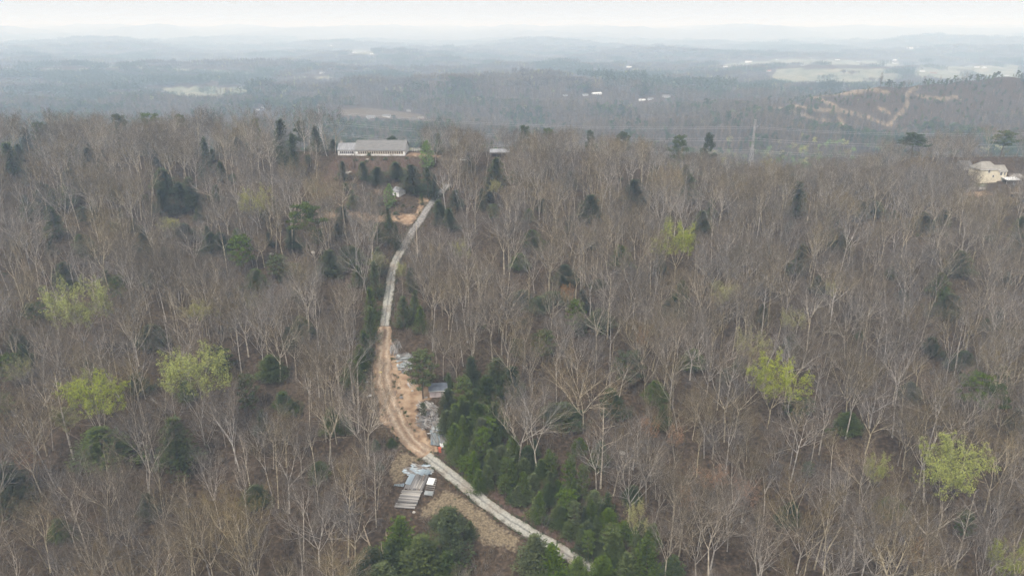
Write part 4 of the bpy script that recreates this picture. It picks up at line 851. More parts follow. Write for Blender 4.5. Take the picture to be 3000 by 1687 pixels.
BANDL = [[c1(*p) for p in P] for P in ([(0, 375), (450, 345), (900, 355), (1250, 375), (1420, 390), (1400, 440), (900, 436), (500, 440), (0, 430)], [(0, 470), (300, 455), (540, 480), (720, 480), (760, 500), (1000, 520), (1000, 560), (0, 560)], [(1040, 490), (1130, 495), (1250, 470), (1440, 460), (1440, 520), (1100, 545)])]+\
       [[c2(*p) for p in P] for P in ([(180, 355), (480, 360), (490, 390), (180, 385)], [(1170, 225), (1330, 222), (1600, 240), (1600, 262), (1170, 262)], [(560, 370), (790, 375), (790, 400), (560, 405)])]
ever = (nz > 1.05) | in_any(px, py, BANDL) | ((nz2 > 1.1) & (rs.rand(len(qX)) < .6)) | (rs.rand(len(qX)) < .05)
pk = np.where(ever, 4+rs.randint(0, 3, len(qX)), rs.randint(0, 4, len(qX)))
gn_scatter('distant_forest', np.stack([qX, qY, qZ], 1), rs.randint(0, 4, len(qX))*math.pi/2+rs.uniform(-.2, .2, len(qX)), grow*1.05, grow**.5*rs.uniform(.8, 1.15, len(qX)), pk, pb+pe, 'far forest fading into blue haze')
NFAR = len(qX)

# ------------------------------------------------------------------ buildings
def gable_house(root, x0, x1, y0, y1, z0, eave, rise, wm, rm, over=.4, axis='x', th=.18, hip=0.0):
    """walls with gable ends and a real roof of two slabs, ridge along x"""
    mb = MB()
    if axis == 'x':
        ym = (y0+y1)/2
        g = [(x0, y0, z0), (x0, y1, z0), (x0, y1, eave), (x0, ym, eave+(rise if not hip else 0.01)), (x0, y0, eave)]; mb.prism(g, (x1-x0, 0, 0)); mb.build('wall', wm, root)
        r = MB()
        k = rise/((y1-y0)/2); ye = y0-over; ze = eave-k*over
        for s in (-1, 1):
            ya = ym+s*((y1-y0)/2+over)
            if hip:
                pts = [Vector((x0-over, ya, ze+.02)), Vector((x1+over, ya, ze+.02)), Vector((x1-hip, ym, eave+rise+.02)), Vector((x0+hip, ym, eave+rise+.02))]
            else:
                pts = [Vector((x0-over, ya, ze+.02)), Vector((x1+over, ya, ze+.02)), Vector((x1+over, ym, eave+rise+.02)), Vector((x0-over, ym, eave+rise+.02))]
            r.prism(pts, (0, 0, th))
        if hip:
            for xa, xb in ((x0-over, x0+hip), (x1+over, x1-hip)):
                r.prism([Vector((xa, y0-over, ze+.02)), Vector((xa, y1+over, ze+.02)), Vector((xb, ym, eave+rise+.02))], (0, 0, th-.01))
        ro = r.build('roof', rm, root)
    return ro
def window(root, x, y, z, wd, ht, frame_m, face=-1, mull=0):
    """frame, glass set back, in a wall that faces -Y (face=-1)"""
    f = MB(); t = .09; d = .10
    f.box((x-wd/2, y+face*d/2, z), (t, d, ht+t)); f.box((x+wd/2, y+face*d/2, z), (t, d, ht+t)); f.box((x, y+face*d/2, z+ht/2), (wd-t, d-.01, t)); f.box((x, y+face*(d/2+.01), z-ht/2), (wd-t, d+.02, t))
    if mull: f.box((x, y+face*d*.4, z), (.05, d*.7, ht-t))
    w_ = f.build('window', frame_m, root); g = MB(); g.box((x, y+face*.02, z), (wd-t, .03, ht-t)); g.build('pane', M['glass_dark'], w_)
def frame_at(px, py, span=None): return at(px, py, 0, span)[0]

# long white house
hp = frame_at(*c3(420, 386)); hq = frame_at(*c3(1040, 386)); hl = frame_at(*c3(324, 386))
sc = math.dist((hl.x, hl.y), (hq.x, hq.y))/34.5
base = min(hl.z, hq.z)
root = empty('long_house', (hl.x, hl.y, base-.15), math.atan2(hq.y-hl.y, hq.x-hl.x), 'long single-storey white house with grey roofs and a band of windows', 'house')
WL, HL = 9.2*sc, 34.5*sc
top = float(max(ground(hl.x, hl.y+8), ground(hq.x, hq.y+8))); 
gable_house(root, WL, HL, 0, 14, -2.5, 3.0, 4.0, M['white_paint'], M['roof_grey'])
gable_house(root, 0, WL-.01, .6, 11.2, -2.5, 3.0, 2.7, M['white_paint'], M['roof_light'], over=.35)
ww = MB(); ww.box((WL/2, .59, 2.05), (.1, .1, .1))
n = 20
for i in range(n): window(root, WL+1.2+(HL-WL-2.2)*(i+.5)/n, -.003, 1.75, (HL-WL-2.2)/n-.28, 1.25, M['tan_trim'])
for i in range(7): window(root, 1.0+(WL-2)*(i+.5)/7, .597, 1.7, (WL-2)/7-.16, 1.2, M['white_paint'])
MB().box(((WL+HL)/2, -.05, 2.86), (HL-WL+.5, .10, .20)).build('fascia', M['white_paint'], root)
MB().box(((WL+HL)/2, -.03, .88), (HL-WL-.2, .07, .14)).build('window_ledge', M['white_paint'], root)
MB().box((.9, 6.2, 4.4), (1.1, 1.0, 4.4)).box((.9, 6.2, 6.66), (1.3, 1.2, .14)).build('chimney', M['stone'], root)
HOUSE = root
# white rail fence beside the house
p0 = frame_at(*c3(1050, 262)); fy = hq.y+11; fx = hq.x+1
froot = empty('rail_fence', (fx, fy, float(ground(fx, fy))), 0, 'white post-and-rail fence running off the end of the long house', 'fence')
for i in range(10):
    x = i*1.25; g = float(ground(fx+x, fy))-froot.location.z; MB().box((x, 0, g+.9), (.12, .12, 1.9)).build('post', M['white_paint'], froot)
for z in (.7, 1.2, 1.7): MB().box((5.6, -.09, z), (11.4, .05, .12)).build('rail', M['white_paint'], froot)
# shrubs against the house
for (a, b, lab) in ((655, 372, 'dark green clipped shrub against the long white house'), (720, 366, 'brighter green shrub beside the dark one at the white house')):
    p = frame_at(*c3(a, b+16)); R = random.Random(a); mb = TB()
    for k in range(14): leaf_blob(mb, Vector((R.uniform(-.8, .8), R.uniform(-.5, .5), R.uniform(.3, 1.6))), .6, 40, .28, R)
    r_t = empty('shrub', (p.x, p.y, p.z-.1), 0, lab, 'shrub'); mb.build('foliage', M['needle' if a < 700 else 'leaf_green'], r_t); tb = MB(); tb.tube([(0, 0, -.1), (0, 0, 1.2)], [.08, .04], 5).build('trunk', M['pine_bark'], r_t)
# grey metal roofed shelter
pa = frame_at(*c3(1945, 402)); pb_ = frame_at(*c3(2142, 402)); L_ = math.dist(pa[:2], pb_[:2])
root = empty('open_shelter', (pa.x, pa.y, min(pa.z, pb_.z)-.1), 0, 'open shelter with a long pale metal roof behind the evergreens', 'shelter')
r = MB(); 
for s, y in ((-1, 0), (1, 0)):
    r.prism([Vector((-.4, 2.6+s*3.2, 2.5)), Vector((L_+.4, 2.6+s*3.2, 2.5)), Vector((L_+.4, 2.6, 3.9)), Vector((-.4, 2.6, 3.9))], (0, 0, .1))
r.build('roof', M['roof_light'], root)
for x in (0, L_/3, 2*L_/3, L_):
    for y in (0, 5.2): MB().box((x, y, 1.0), (.16, .16, 3.3)).build('post', M['plank_dark'], root)
# white outbuilding behind the green tree
p = frame_at(*c3(905, 835)); root = empty('outbuilding', (p.x, p.y+3, p.z+.2), math.radians(-38), 'small white outbuilding with a dark doorway half hidden by a bright green tree', 'outbuilding')
gable_house(root, -.5, 3.6, 0, 4.4, -1.2, 2.5, 1.5, M['white_paint'], M['roof_light'], over=.25)
f = MB(); f.box((1.1, -.05, .95), (.08, .1, 2.0)); f.box((2.1, -.05, .95), (.08, .1, 2.0)); f.box((1.6, -.05, 1.95), (1.0, .09, .08)); d_ = f.build('door', M['white_paint'], root); MB().box((1.6, -.02, .95), (.9, .03, 1.9)).build('opening', M['glass_dark'], d_)  # the opening is a solid dark panel, its colour standing in for doorway shade
f = MB(); f.box((3.61, 2.2, 1.3), (.06, 1.2, 1.0)).build('window', M['white_paint'], root)
# pink-walled shed by the dirt road
p = frame_at(*c5(835, 690)); q = frame_at(*c5(975, 682)); L_ = 5.0
root = empty('roadside_shed', (p.x, p.y, p.z-.1), math.atan2(q.y-p.y, q.x-p.x), 'small pinkish-white plank shed with a blue-grey lean-to roof at the clearing', 'shed')
D_ = 3.2; Hf, Hb = 2.35, 2.95
mb = MB(); mb.prism([(0, 0, -.3), (0, D_, -.3), (0, D_, Hb), (0, 0, Hf)], (L_, 0, 0)); wl = mb.build('wall', M['pink_wall'], root)
me = MB().box((0, 0, 0), (.30, .03, 2.3)).mesh('plank', M['pink_wall'])
for i in range(15): new_obj('plank', me, wl, (.17+i*.333, -.02-.012*(i % 2), 1.12))
me = MB().box((0, 0, 0), (.03, .30, 2.3)).mesh('plank', M['pink_wall'])
for i in range(9): new_obj('plank', me, wl, (-.02-.012*(i % 2), .19+i*.345, 1.12))
r = MB(); k_ = (Hb-Hf)/D_; r.prism([Vector((-.35, -.4, Hf-.4*k_+.03)), Vector((L_+.35, -.4, Hf-.4*k_+.03)), Vector((L_+.35, D_+.3, Hb+.3*k_+.03)), Vector((-.35, D_+.3, Hb+.3*k_+.03))], (0, 0, .09)); r.build('roof', M['roof_blue'], root)
f = MB(); f.box((3.75, -.06, .98), (.95, .06, 1.95)).build('door', M['plank_grey'], root)
MB().box((2.5, -.425, Hf-.36*k_+.0), (5.5, .04, .16)).build('fascia', M['white_paint'], root)
SHED = root

# cream house on the far slope
p = frame_at(*c7(795, 908)); z_ = 415.; u = z_/F*S/4.83   # metres per crop px
root = empty('cream_house', (p.x, p.y, p.z-.3), math.radians(6), 'tall cream house with a brown hipped roof and a lower wing on the right-hand slope', 'house')
A = 270*u; Bw = 150*u
gable_house(root, 0, A, 0, 9, -1.5, 8.0, 3.4, M['cream'], M['roof_brown'], over=.4, hip=3.0)
gable_house(root, A+.01, A+Bw, 1.2, 8, -1.5, 6.6, 2.6, M['cream'], M['roof_brown'], over=.35, hip=0.0)
MB().box((A/2, -.04, -.1), (A+.1, .1, .8)).build('foundation', M['brick_red'], root)
for (x, z) in ((A*.48, 6.9),): window(root, x, -.003, z, 1.1, 1.6, M['white_paint'], mull=1)
window(root, A*.75, -.003, 4.2, .9, 1.2, M['white_paint']); window(root, A+Bw*.45, 1.197, 5.2, 1.3, 1.7, M['white_paint'], mull=1); window(root, A+Bw*.8, 1.197, 5.2, .8, 1.5, M['white_paint'])
MB().box((A/2, -.45, 7.83), (A+.8, .08, .18)).build('gutter', M['white_paint'], root); MB().box((A+Bw/2, .8, 6.42), (Bw+.4, .08, .16)).build('gutter', M['white_paint'], root)
# low dark side wing to its left
p2 = frame_at(*c7(640, 830)); r2 = empty('garage', (p2.x, p2.y+6, float(ground(p2.x, p2.y+6))-.2), math.radians(6), 'low grey garage in the trees beside the cream house', 'garage')
gable_house(r2, 0, 140*u, 0, 6, -1.2, 2.6, 2.4, M['roof_light'], M['roof_grey']); MB().box((70*u, -.05, 1.0), (3.0, .08, 2.1)).build('door', M['white_paint'], r2)
# white-roofed open carport and a car body under it
p3 = frame_at(*c7(1200, 915)); r3 = empty('white_carport', (p3.x, p3.y, p3.z-.1), 0, 'white-roofed open carport on the slope below the cream house drive', 'carport')
MB().prism([Vector((-.3, -.3, 2.2)), Vector((200*u, -.3, 2.2)), Vector((200*u, 5, 2.9)), Vector((-.3, 5, 2.9))], (0, 0, .12)).build('roof', M['white_paint'], r3)
for x in (0, 95*u, 195*u):
    for y in (.1, 4.6): MB().box((x, y, .8), (.12, .12, 2.9)).build('post', M['white_paint'], r3)
# low storage shed with a flat roof further down
p4 = frame_at(*c7(1300, 1100)); r4 = empty('storage_lean_to', (p4.x, p4.y, p4.z), 0, 'low open lean-to with a drab flat roof under the cream house', 'shed')
MB().box((1.2, 1.2, 1.9), (3.2, 2.8, .12)).build('roof', M['roof_brown'], r4)
for x in (-.2, 2.6):
    for y in (0, 2.4): MB().box((x, y, .85), (.12, .12, 2.1)).build('post', M['plank_brown'], r4)
# parked vehicle by the carport
def car(px, py, rz, mat_, label):
    p = frame_at(px, py); r = empty('parked_car', (p.x, p.y, p.z), rz, label, 'car')
    b = MB(); b.prism([(-2.2, -.85, .35), (2.2, -.85, .35), (2.25, -.85, .8), (1.2, -.85, .95), (-2.1, -.85, 1.0)], (0, 1.7, 0)).build('body', mat_, r)
    b = MB(); b.prism([(-1.9, -.75, 1.0), (1.1, -.75, .96), (.4, -.75, 1.45), (-1.5, -.75, 1.5)], (0, 1.5, 0)).build('cabin', M['glass_dark'], r)
    MB().box((-.55, 0, 1.5), (1.7, 1.4, .06)).build('roof', mat_, r)
    for x in (-1.4, 1.4):
        for y in (-.8, .8): MB().tube([(x, y-.11, .33), (x, y+.11, .33)], [.33, .33], 12).build('wheel', M['plank_dark'], r)
car(*c7(1350, 940), .1, M['roof_grey'], 'dark parked car beneath the white carport')
car(*c3(1668, 440), .2, M['white_paint'], 'small white parked car at the far edge of the house lot')

# ------------------------------------------------------------------ lumber
plank_me = {k: MB().box((0, 0, 0), (1, .19, .05)).mesh('plank', M[k]) for k in ('plank_grey', 'plank_dark', 'plank_brown')}
beam_me = {k: MB().box((0, 0, 0), (1, .16, .16)).mesh('beam', M[k]) for k in ('plank_grey', 'plank_brown')}
def corrugated(mt):
    mb = MB(); n = 16; vs = []
    for i in range(n+1):
        y = -.45+.9*i/n; z = .03*(1 if i % 2 else -1)
        vs += [(-.5, y, z), (.5, y, z), (-.5, y, z-.012), (.5, y, z-.012)]
    fs = []
    for i in range(n): a = i*4; fs += [(a, a+1, a+5, a+4), (a+2, a+6, a+7, a+3)]
    fs += [(0, 2, 3, 1), (n*4, n*4+1, n*4+3, n*4+2)]
    mb.add(vs, fs); return mb.mesh('metal_sheet', M[mt])
sheet_me = {k: corrugated(k) for k in ('sheet_blue', 'sheet_grey')}
def ground_quad(C):
    W = [frame_at(*c) for c in C]; o = sum(W, Vector())/len(W); return W, o
def pile(C, n, ang, spread, layers, mats, label, Lr=(1.6, 3.2), seed=0, group='piles of salvaged lumber'):
    """planks heaped in the ground area C (corners given in the picture), each plank a part"""
    R = random.Random(seed); W, o = ground_quad(C); xs = [p.x for p in W]; ys = [p.y for p in W]
    root = empty('lumber_pile', o, 0, label, 'lumber pile', group)
    hx, hy = (max(xs)-min(xs))/2, (max(ys)-min(ys))/2; cx_, cy_ = (max(xs)+min(xs))/2, (max(ys)+min(ys))/2
    for i in range(n):
        while True:
            x, y = R.uniform(-1, 1), R.uniform(-1, 1)
            if x*x+y*y < 1: break
        wx, wy = cx_+x*hx*1.0, cy_+y*hy*1.0; lay = R.random()*layers*(1.15-math.hypot(x, y))
        a = R.choice(ang)+R.gauss(0, spread); L = R.uniform(*Lr); k = R.choice(mats)
        gx = (float(ground(wx+.5*math.cos(a), wy+.5*math.sin(a)))-float(ground(wx-.5*math.cos(a), wy-.5*math.sin(a))))
        nm, me = ('beam', beam_me[k[5:] if k.startswith('beam_') else 'plank_grey']) if k.startswith('beam') else (('metal_sheet', sheet_me[k]) if k.startswith('sheet') else ('plank', plank_me[k]))
        ob = new_obj(nm, me, root, (wx-o.x, wy-o.y, float(ground(wx, wy))-o.z+.05+lay), (R.gauss(0, .06), -math.atan(gx)+R.gauss(0, .04), a), (L, R.uniform(.9, 1.5), R.uniform(.9, 1.4)))
    return root
MX = ['plank_grey', 'plank_grey', 'plank_dark', 'plank_brown', 'plank_grey']
pile([c5(*p) for p in [(478, 165), (540, 165), (545, 290), (520, 295)]], 90, [1.75, 1.9], .2, .7, MX, 'narrow stack of weathered planks at the top of the clearing', (1.6, 3.4), 1)
pile([c5(*p) for p in [(545, 275), (615, 275), (640, 350), (555, 350)]], 80, [.05, .3], .25, .8, MX+['sheet_grey'], 'short pile of grey boards lying crosswise against the rounded pine', (1.6, 2.8), 2)
pile([c5(*p) for p in [(550, 360), (640, 365), (640, 450), (575, 455)]], 100, [1.9, 1.2, .2], .35, .8, MX+['sheet_grey'], 'jumbled heap of pale boards below the crosswise boards', (1.2, 2.6), 3)
pile([c5(*p) for p in [(632, 530), (655, 530), (685, 585), (665, 590)]], 7, [2.2], .15, .1, ['plank_grey'], 'few loose boards lying on bare earth near the shed', (1.5, 3), 4)
pile([c5(*p) for p in [(735, 740), (800, 745), (880, 830), (760, 820)]], 90, [2.35, 2.5], .2, .7, MX, 'slanting boards heaped just below the pinkish shed', (1.8, 3.6), 5)
pile([c5(*p) for p in [(735, 820), (915, 870), (900, 990), (790, 985)]], 220, [2.0, 2.6, .1, 1.7], .35, 1.2, MX, 'largest jumbled heap of grey and brown lumber beside the dirt road', (1.6, 3.4), 6)
pile([c5(*p) for p in [(850, 960), (930, 960), (930, 1030), (860, 1030)]], 30, [.1, 1.5], .3, .5, MX+['sheet_blue', 'sheet_grey'], 'small mix of boards and pale sheets between two bigger heaps', (1.2, 2.4), 7)
pile([c6(*p) for p in [(630, 205), (790, 210), (820, 300), (680, 300)]], 100, [.05, -.2, .35, 2.8], .22, .7, ['plank_grey', 'plank_grey', 'plank_brown', 'sheet_blue', 'plank_grey'], 'spread of pale boards at the head of the big plank platform', (1.8, 4.0), 8)
# heap of corrugated metal
W, o = ground_quad([c5(*p) for p in [(835, 1040), (1000, 1030), (1020, 1165), (860, 1130)]])
root = empty('metal_sheet_stack', o, 0, 'stack of corrugated metal roofing sheets near the red box', 'metal sheets'); R = random.Random(5)
def bil(W, u, v): return (W[0]*(1-u)+W[1]*u)*(1-v)+(W[3]*(1-u)+W[2]*u)*v
axis = (W[3]-W[0]+W[2]-W[1]).normalized(); ang = math.atan2(axis.y, axis.x); Lv = ((W[3]-W[0]).length+(W[2]-W[1]).length)/2
for i in range(12):
    p = bil(W, (i+.5)/12, .5+R.uniform(-.06, .06)); g = float(ground(p.x+axis.x, p.y+axis.y)-ground(p.x-axis.x, p.y-axis.y))/2
    new_obj('metal_sheet', sheet_me['sheet_grey' if i % 3 else 'sheet_blue'], root, p-o+Vector((0, 0, .25+.05*(i % 3)+R.uniform(0, .15))), (R.gauss(0, .05), -math.atan(g), ang+R.gauss(0, .06)), (Lv*R.uniform(.85, 1.1), .8, 1))
for i in range(10):
    p = bil(W, R.random(), .5); new_obj('plank', plank_me[R.choice(MX)], root, p-o+Vector((0, 0, .5)), (0, -math.atan(g), ang+R.gauss(0, .2)), (Lv*R.uniform(.4, .9), 1.1, 1))
# white panel standing by it and the red box
p = frame_at(*c5(946, 1150)); r = empty('white_cabinet', (p.x, p.y, p.z), .3, 'white metal cabinet lying at the corner of the metal sheets', 'cabinet')
b = MB().box((0, 0, .3), (.8, 1.7, .6)).build('body', M['white_paint'], r); MB().box((0, 0, .615), (.72, 1.6, .03)).build('door', M['white_paint'], r)
p = frame_at(*c5(930, 1205)); r = empty('red_box', (p.x, p.y, p.z), .12, 'red rusty metal box standing beside the corrugated sheets', 'box')
MB().box((0, .25, .6), (.75, .95, 1.2)).build('body', M['rust_red'], r); MB().box((0, .25, 1.22), (.82, 1.02, .07)).build('lid', M['rust_red'], r)
# big plank platform
W, o = ground_quad([c6(655, 300), c6(826, 315), c6(693, 628), c6(497, 615)])
root = empty('plank_platform', o, 0, 'large weathered plank platform beside the concrete drive', 'platform'); R = random.Random(9)
LIFT = .55
def tilt(a, p, L): 
    dx, dy = math.cos(a), math.sin(a); return -math.atan2(pz(p.x+dx*.5, p.y+dy*.5)-pz(p.x-dx*.5, p.y-dy*.5), 1.0)
# best fitting plane through the corners
Am = np.array([[p.x, p.y, 1] for p in W]); sol = np.linalg.lstsq(Am, np.array([p.z for p in W]), rcond=None)[0]
def pz(x, y): return float(sol[0]*x+sol[1]*y+sol[2])+LIFT
def lay(nm, me, p, q, wd, lift, jit=.035, hz=1.0):
    m_ = (p+q)/2; a = math.atan2(q.y-p.y, q.x-p.x)+R.gauss(0, jit); dz = pz(q.x, q.y)-pz(p.x, p.y); h_ = math.hypot(q.x-p.x, q.y-p.y)
    Rt = Matrix.Rotation(a, 4, 'Z')@Matrix.Rotation(-math.atan2(dz, h_), 4, 'Y'); sx, sy = sol[0], sol[1]
    up = Vector((-sx, -sy, 1)).normalized(); xd = Rt@Vector((1, 0, 0)); yd = up.cross(xd).normalized(); zd = xd.cross(yd)
    mt = Matrix(((xd.x, yd.x, zd.x), (xd.y, yd.y, zd.y), (xd.z, yd.z, zd.z)))
    ob = new_obj(nm, me, root, Vector((m_.x, m_.y, pz(m_.x, m_.y)+lift))-o, mt.to_euler(), (math.hypot(h_, dz)*R.uniform(.96, 1.03), wd, hz)); return ob
wt = (W[1]-W[0]).length; wb = (W[2]-W[3]).length; ln = (W[3]-W[0]).length
n = max(12, int(wt/.30))
for i in range(n):     # upper half: boards running down the slope
    if R.random() < .06: continue
    u_ = (i+.5)/n; k = 'plank_dark' if R.random() < .85 else 'plank_brown'; lay('plank', plank_me[k], bil(W, u_, .0+R.uniform(-.02, .02)), bil(W, u_, .46+R.uniform(-.02, .02)), wt/n/.19*.94, .0)
n2 = max(12, int(ln*.54/.26))
for i in range(n2):    # lower half: boards running across
    v_ = .48+.52*(i+.5)/n2; k = 'plank_grey' if R.random() < .6 else 'plank_dark'
    if R.random() < .05: continue
    lay('plank', plank_me[k], bil(W, .0+R.uniform(-.03, .02), v_), bil(W, 1+R.uniform(-.03, .03), v_), ln*.54/n2/.19*.94, .0)
for i in range(9): lay('plank', plank_me['plank_grey'], bil(W, .45+.05*i+R.uniform(-.02, .02), .1+R.uniform(0, .1)), bil(W, .5+.04*i, .42), 1.0, .07)
lay('metal_sheet', sheet_me['sheet_blue'], bil(W, .12, .0), bil(W, .10, .32), 1.7, .10)
lay('metal_sheet', sheet_me['sheet_blue'], bil(W, .62, -.18), bil(W, .50, .0), 1.6, .10)
lay('metal_sheet', sheet_me['sheet_blue'], bil(W, .9, -.16), bil(W, .84, -.02), 1.2, .12)
for v_ in (.02, .25, .5, .75, .98): lay('beam', beam_me['plank_brown'], bil(W, 0, v_), bil(W, 1, v_), 1.2, -.13, 0)
for u_ in (.03, .5, .97):
    for v_ in (.03, .35, .66, .97):
        p = bil(W, u_, v_); g = float(ground(p.x, p.y)); t_ = pz(p.x, p.y)-.2; MB().box((p.x-o.x, p.y-o.y, (g+t_)/2-o.z-.1), (.22, .22, max(.3, t_-g+.3))).build('post', M['plank_brown'], root)
# slatted frame beside it with a white panel
W2, o2 = ground_quad([c6(825, 338), c6(905, 342), c6(868, 500), c6(772, 490)])
root = empty('slatted_frame', o2, 0, 'slatted timber frame carrying a white panel next to the plank platform', 'frame'); o = o2
Am = np.array([[p.x, p.y, 1] for p in W2]); sol = np.linalg.lstsq(Am, np.array([p.z for p in W2]), rcond=None)[0]; LIFT = .4
for i in range(9): lay('beam', beam_me['plank_grey'], bil(W2, .03, i/8), bil(W2, .97, i/8), 1.0, 0, .01)
for u_ in (.08, .92): lay('beam', beam_me['plank_brown'], bil(W2, u_, 0), bil(W2, u_, 1), 1.0, -.17, 0)
pw = MB().box((0, 0, 0), (1, 1, .05)).mesh('panel', M['white_paint']); pg_ = MB().box((0, 0, 0), (1, 1, .05)).mesh('panel', M['sheet_grey'])
wd2 = (W2[1]-W2[0]).length; lay('panel', pw, bil(W2, .4, -.03), bil(W2, .34, .40), wd2*.80, .13, 0); lay('panel', pg_, bil(W2, .5, .78), bil(W2, .49, 1.02), wd2*.97, .13, 0)
for u_ in (.08, .92):
    for v_ in (.04, .5, .96):
        p = bil(W2, u_, v_); g = float(ground(p.x, p.y)); t_ = pz(p.x, p.y)-.25; MB().box((p.x-o.x, p.y-o.y, (g+t_)/2-o.z-.1), (.18, .18, max(.2, t_-g+.3))).build('post', M['plank_brown'], root)
# scraps lying about the clearing
def scrap(px, py, sx, sy, m_, rz, label, cat='scrap', name='scrap_sheet'):
    p = frame_at(px, py); mb = MB(); mb.box((0, 0, .06), (sx, sy, .06)); mb.box((sx*.2, sy*.25, .13), (sx*.6, sy*.5, .05), .5); o = mb.build(name, M[m_], None, (p.x, p.y, p.z)); o.rotation_euler[2] = rz; tag(o, label, cat)
scrap(*c5(260, 675), 1.5, 1.0, 'white_paint', .4, 'white scrap panel lying in the litter beside the dirt road')
scrap(*c5(218, 437), 1.1, .9, 'yellow', .2, 'yellowish scrap lying among twigs above the road bend')
scrap(*c5(368, 452), .9, .6, 'yellow', 0, 'mustard-coloured scrap lying on the dirt road')
scrap(*c5(240, 545), 1.2, .7, 'plank_grey', .9, 'grey board scrap under the bare tree beside the road')
scrap(*c5(850, 748), 1.2, .35, 'white_paint', .4, 'white strip on the ground below the shed')
scrap(*c5(565, 688), 1.1, 1.3, 'plank_grey', .4, 'pale flat slab on the dirt in the middle of the clearing')
scrap(*c5(835, 1030), 1.5, .25, 'white_paint', -.1, 'thin white strip in front of the corrugated sheets')
scrap(*c6(545, 388), 2.6, 1.0, 'sheet_blue', -.15, 'bluish metal sheet lying in the grass uphill side of the platform')
scrap(*c5(800, 690), .9, .6, 'stone', .1, 'stone block by the corner of the pinkish shed')
# limestone rocks
def rock(px, py, r, seed, label):
    p = frame_at(px, py); R = random.Random(seed); mb = MB(); n = 8; rings = [(0.0, -.4), (.9, -.2), (1, .25), (.6, .65), (.0, .78)]; vs = []; fs = []
    for (rr, z) in rings[1:4]:
        for k in range(n): a = k*6.283/n; q = r*rr*R.uniform(.75, 1.2); vs.append((q*math.cos(a), q*math.sin(a)*.8, z*r*R.uniform(.8, 1.1)))
    vs.append((0, 0, .75*r)); t_ = len(vs)-1
    for i in range(2):
        for k in range(n): fs.append((i*n+k, i*n+(k+1) % n, (i+1)*n+(k+1) % n, (i+1)*n+k))
    for k in range(n): fs.append((2*n+k, 2*n+(k+1) % n, t_))
    mb.add(vs, fs); o = mb.build('rock', M['stone'], None, (p.x, p.y, p.z)); tag(o, label, 'rock', 'pale rocks on the slope')
rock(*c3(425, 570), 1.2, 1, 'largest pale rock on the bare slope under the long house'); rock(*c3(455, 560), .7, 2, 'small rock touching the largest pale rock under the long house'); rock(*c3(580, 610), .7, 3, 'yellowish rock farther along the slope under the house')
rock(*c3(640, 427), .8, 4, 'pale rock close under the long house windows'); rock(788, 1009*.63, .9, 5, 'pale rock near the rounded pines on the brushy slope'); rock(1565, 1140, .9, 6, 'pale boulder on the wooded slope right of the dark pine row')
rock(682, 640, 1.1, 7, 'white boulder just above the rounded dark pine'); rock(*c6(685, 645), .5, 8, 'small white rock at the foot of the plank platform'); rock(*c5(670, 628), .5, 9, 'small rock on the clearing dirt near the loose boards')

# ------------------------------------------------------------------ dead snags and logs
def snag(px, py, H, seed, label, lean=(.05, 0)):
    p, _ = at(px, py); R = random.Random(seed); r = empty('dead_snag', (p.x, p.y, p.z-.2), 0, label, 'dead tree'); mb = TB()
    pts = path(Vector((0, 0, 0)), Vector((lean[0], lean[1], 1)).normalized(), H, 6, .02, .05, R); mb.tube(pts, [.30, .27, .24, .22, .18, .14, .05], 6).build('trunk', M['bark_dead'], r)
    b2 = TB()
    for k in range(3):
        q = pts[2+k]; d = Vector((R.uniform(-1, 1), R.uniform(-1, 1), .7)).normalized(); ps = path(q, d, R.uniform(1.5, 4), 3, .1, .2, R); b2.tube(ps, [.10, .08, .05, .02], 4)
    b2.build('branch', M['bark_dead'], r)
snag(*c6(365, 1246), 14, 1, 'broken pale dead trunk leaning over the lower evergreens', (-.18, 0)); snag(*c6(415, 1240), 7, 2, 'shorter broken dead stub right beside the leaning dead trunk', (-.05, 0)); snag(*c6(440, 1000), 5, 3, 'forked orange-tan dead top poking from the evergreens', (0, 0)); snag(2030, 560, 10, 4, 'pale dead trunk on the right-hand upper slope')
snag(*c3(1170, 1440), 13, 5, 'white wavy dead trunk beside the upper gravel drive', (-.03, 0))
for i, (x1_, y1_, x2_, y2_, lab) in enumerate([(155, 1080, 240, 1135, 'long pale fallen log low on the bare slope'), (2180, 1350, 2320, 1352, 'fallen log across the shaded hollow by the small lime tree'), (1440, 1000, 1500, 985, 'fallen trunk by the spreading evergreens'), (2350, 1052, 2450, 1060, 'long dark fallen trunk upslope of the wide lime tree'), (80, 855, 150, 900, 'fallen pole near the lime tree'), (1950, 1160, 2050, 1195, 'fallen trunk on the slope below the lime tree')]):
    a_, b_ = at(x1_, y1_)[0], at(x2_, y2_)[0]; mb = MB(); P_ = [a_.lerp(b_, q/6) for q in range(7)]; mb.tube([(q.x+.3*math.sin(j*1.7), q.y+.35*math.cos(j*2.3), float(ground(q.x, q.y))+.15) for j, q in enumerate(P_)], [.26-.03*j for j in range(7)], 6)
    o_ = mb.build('fallen_log', M['pine_bark']); tag(o_, lab, 'log', 'fallen logs in the woods')

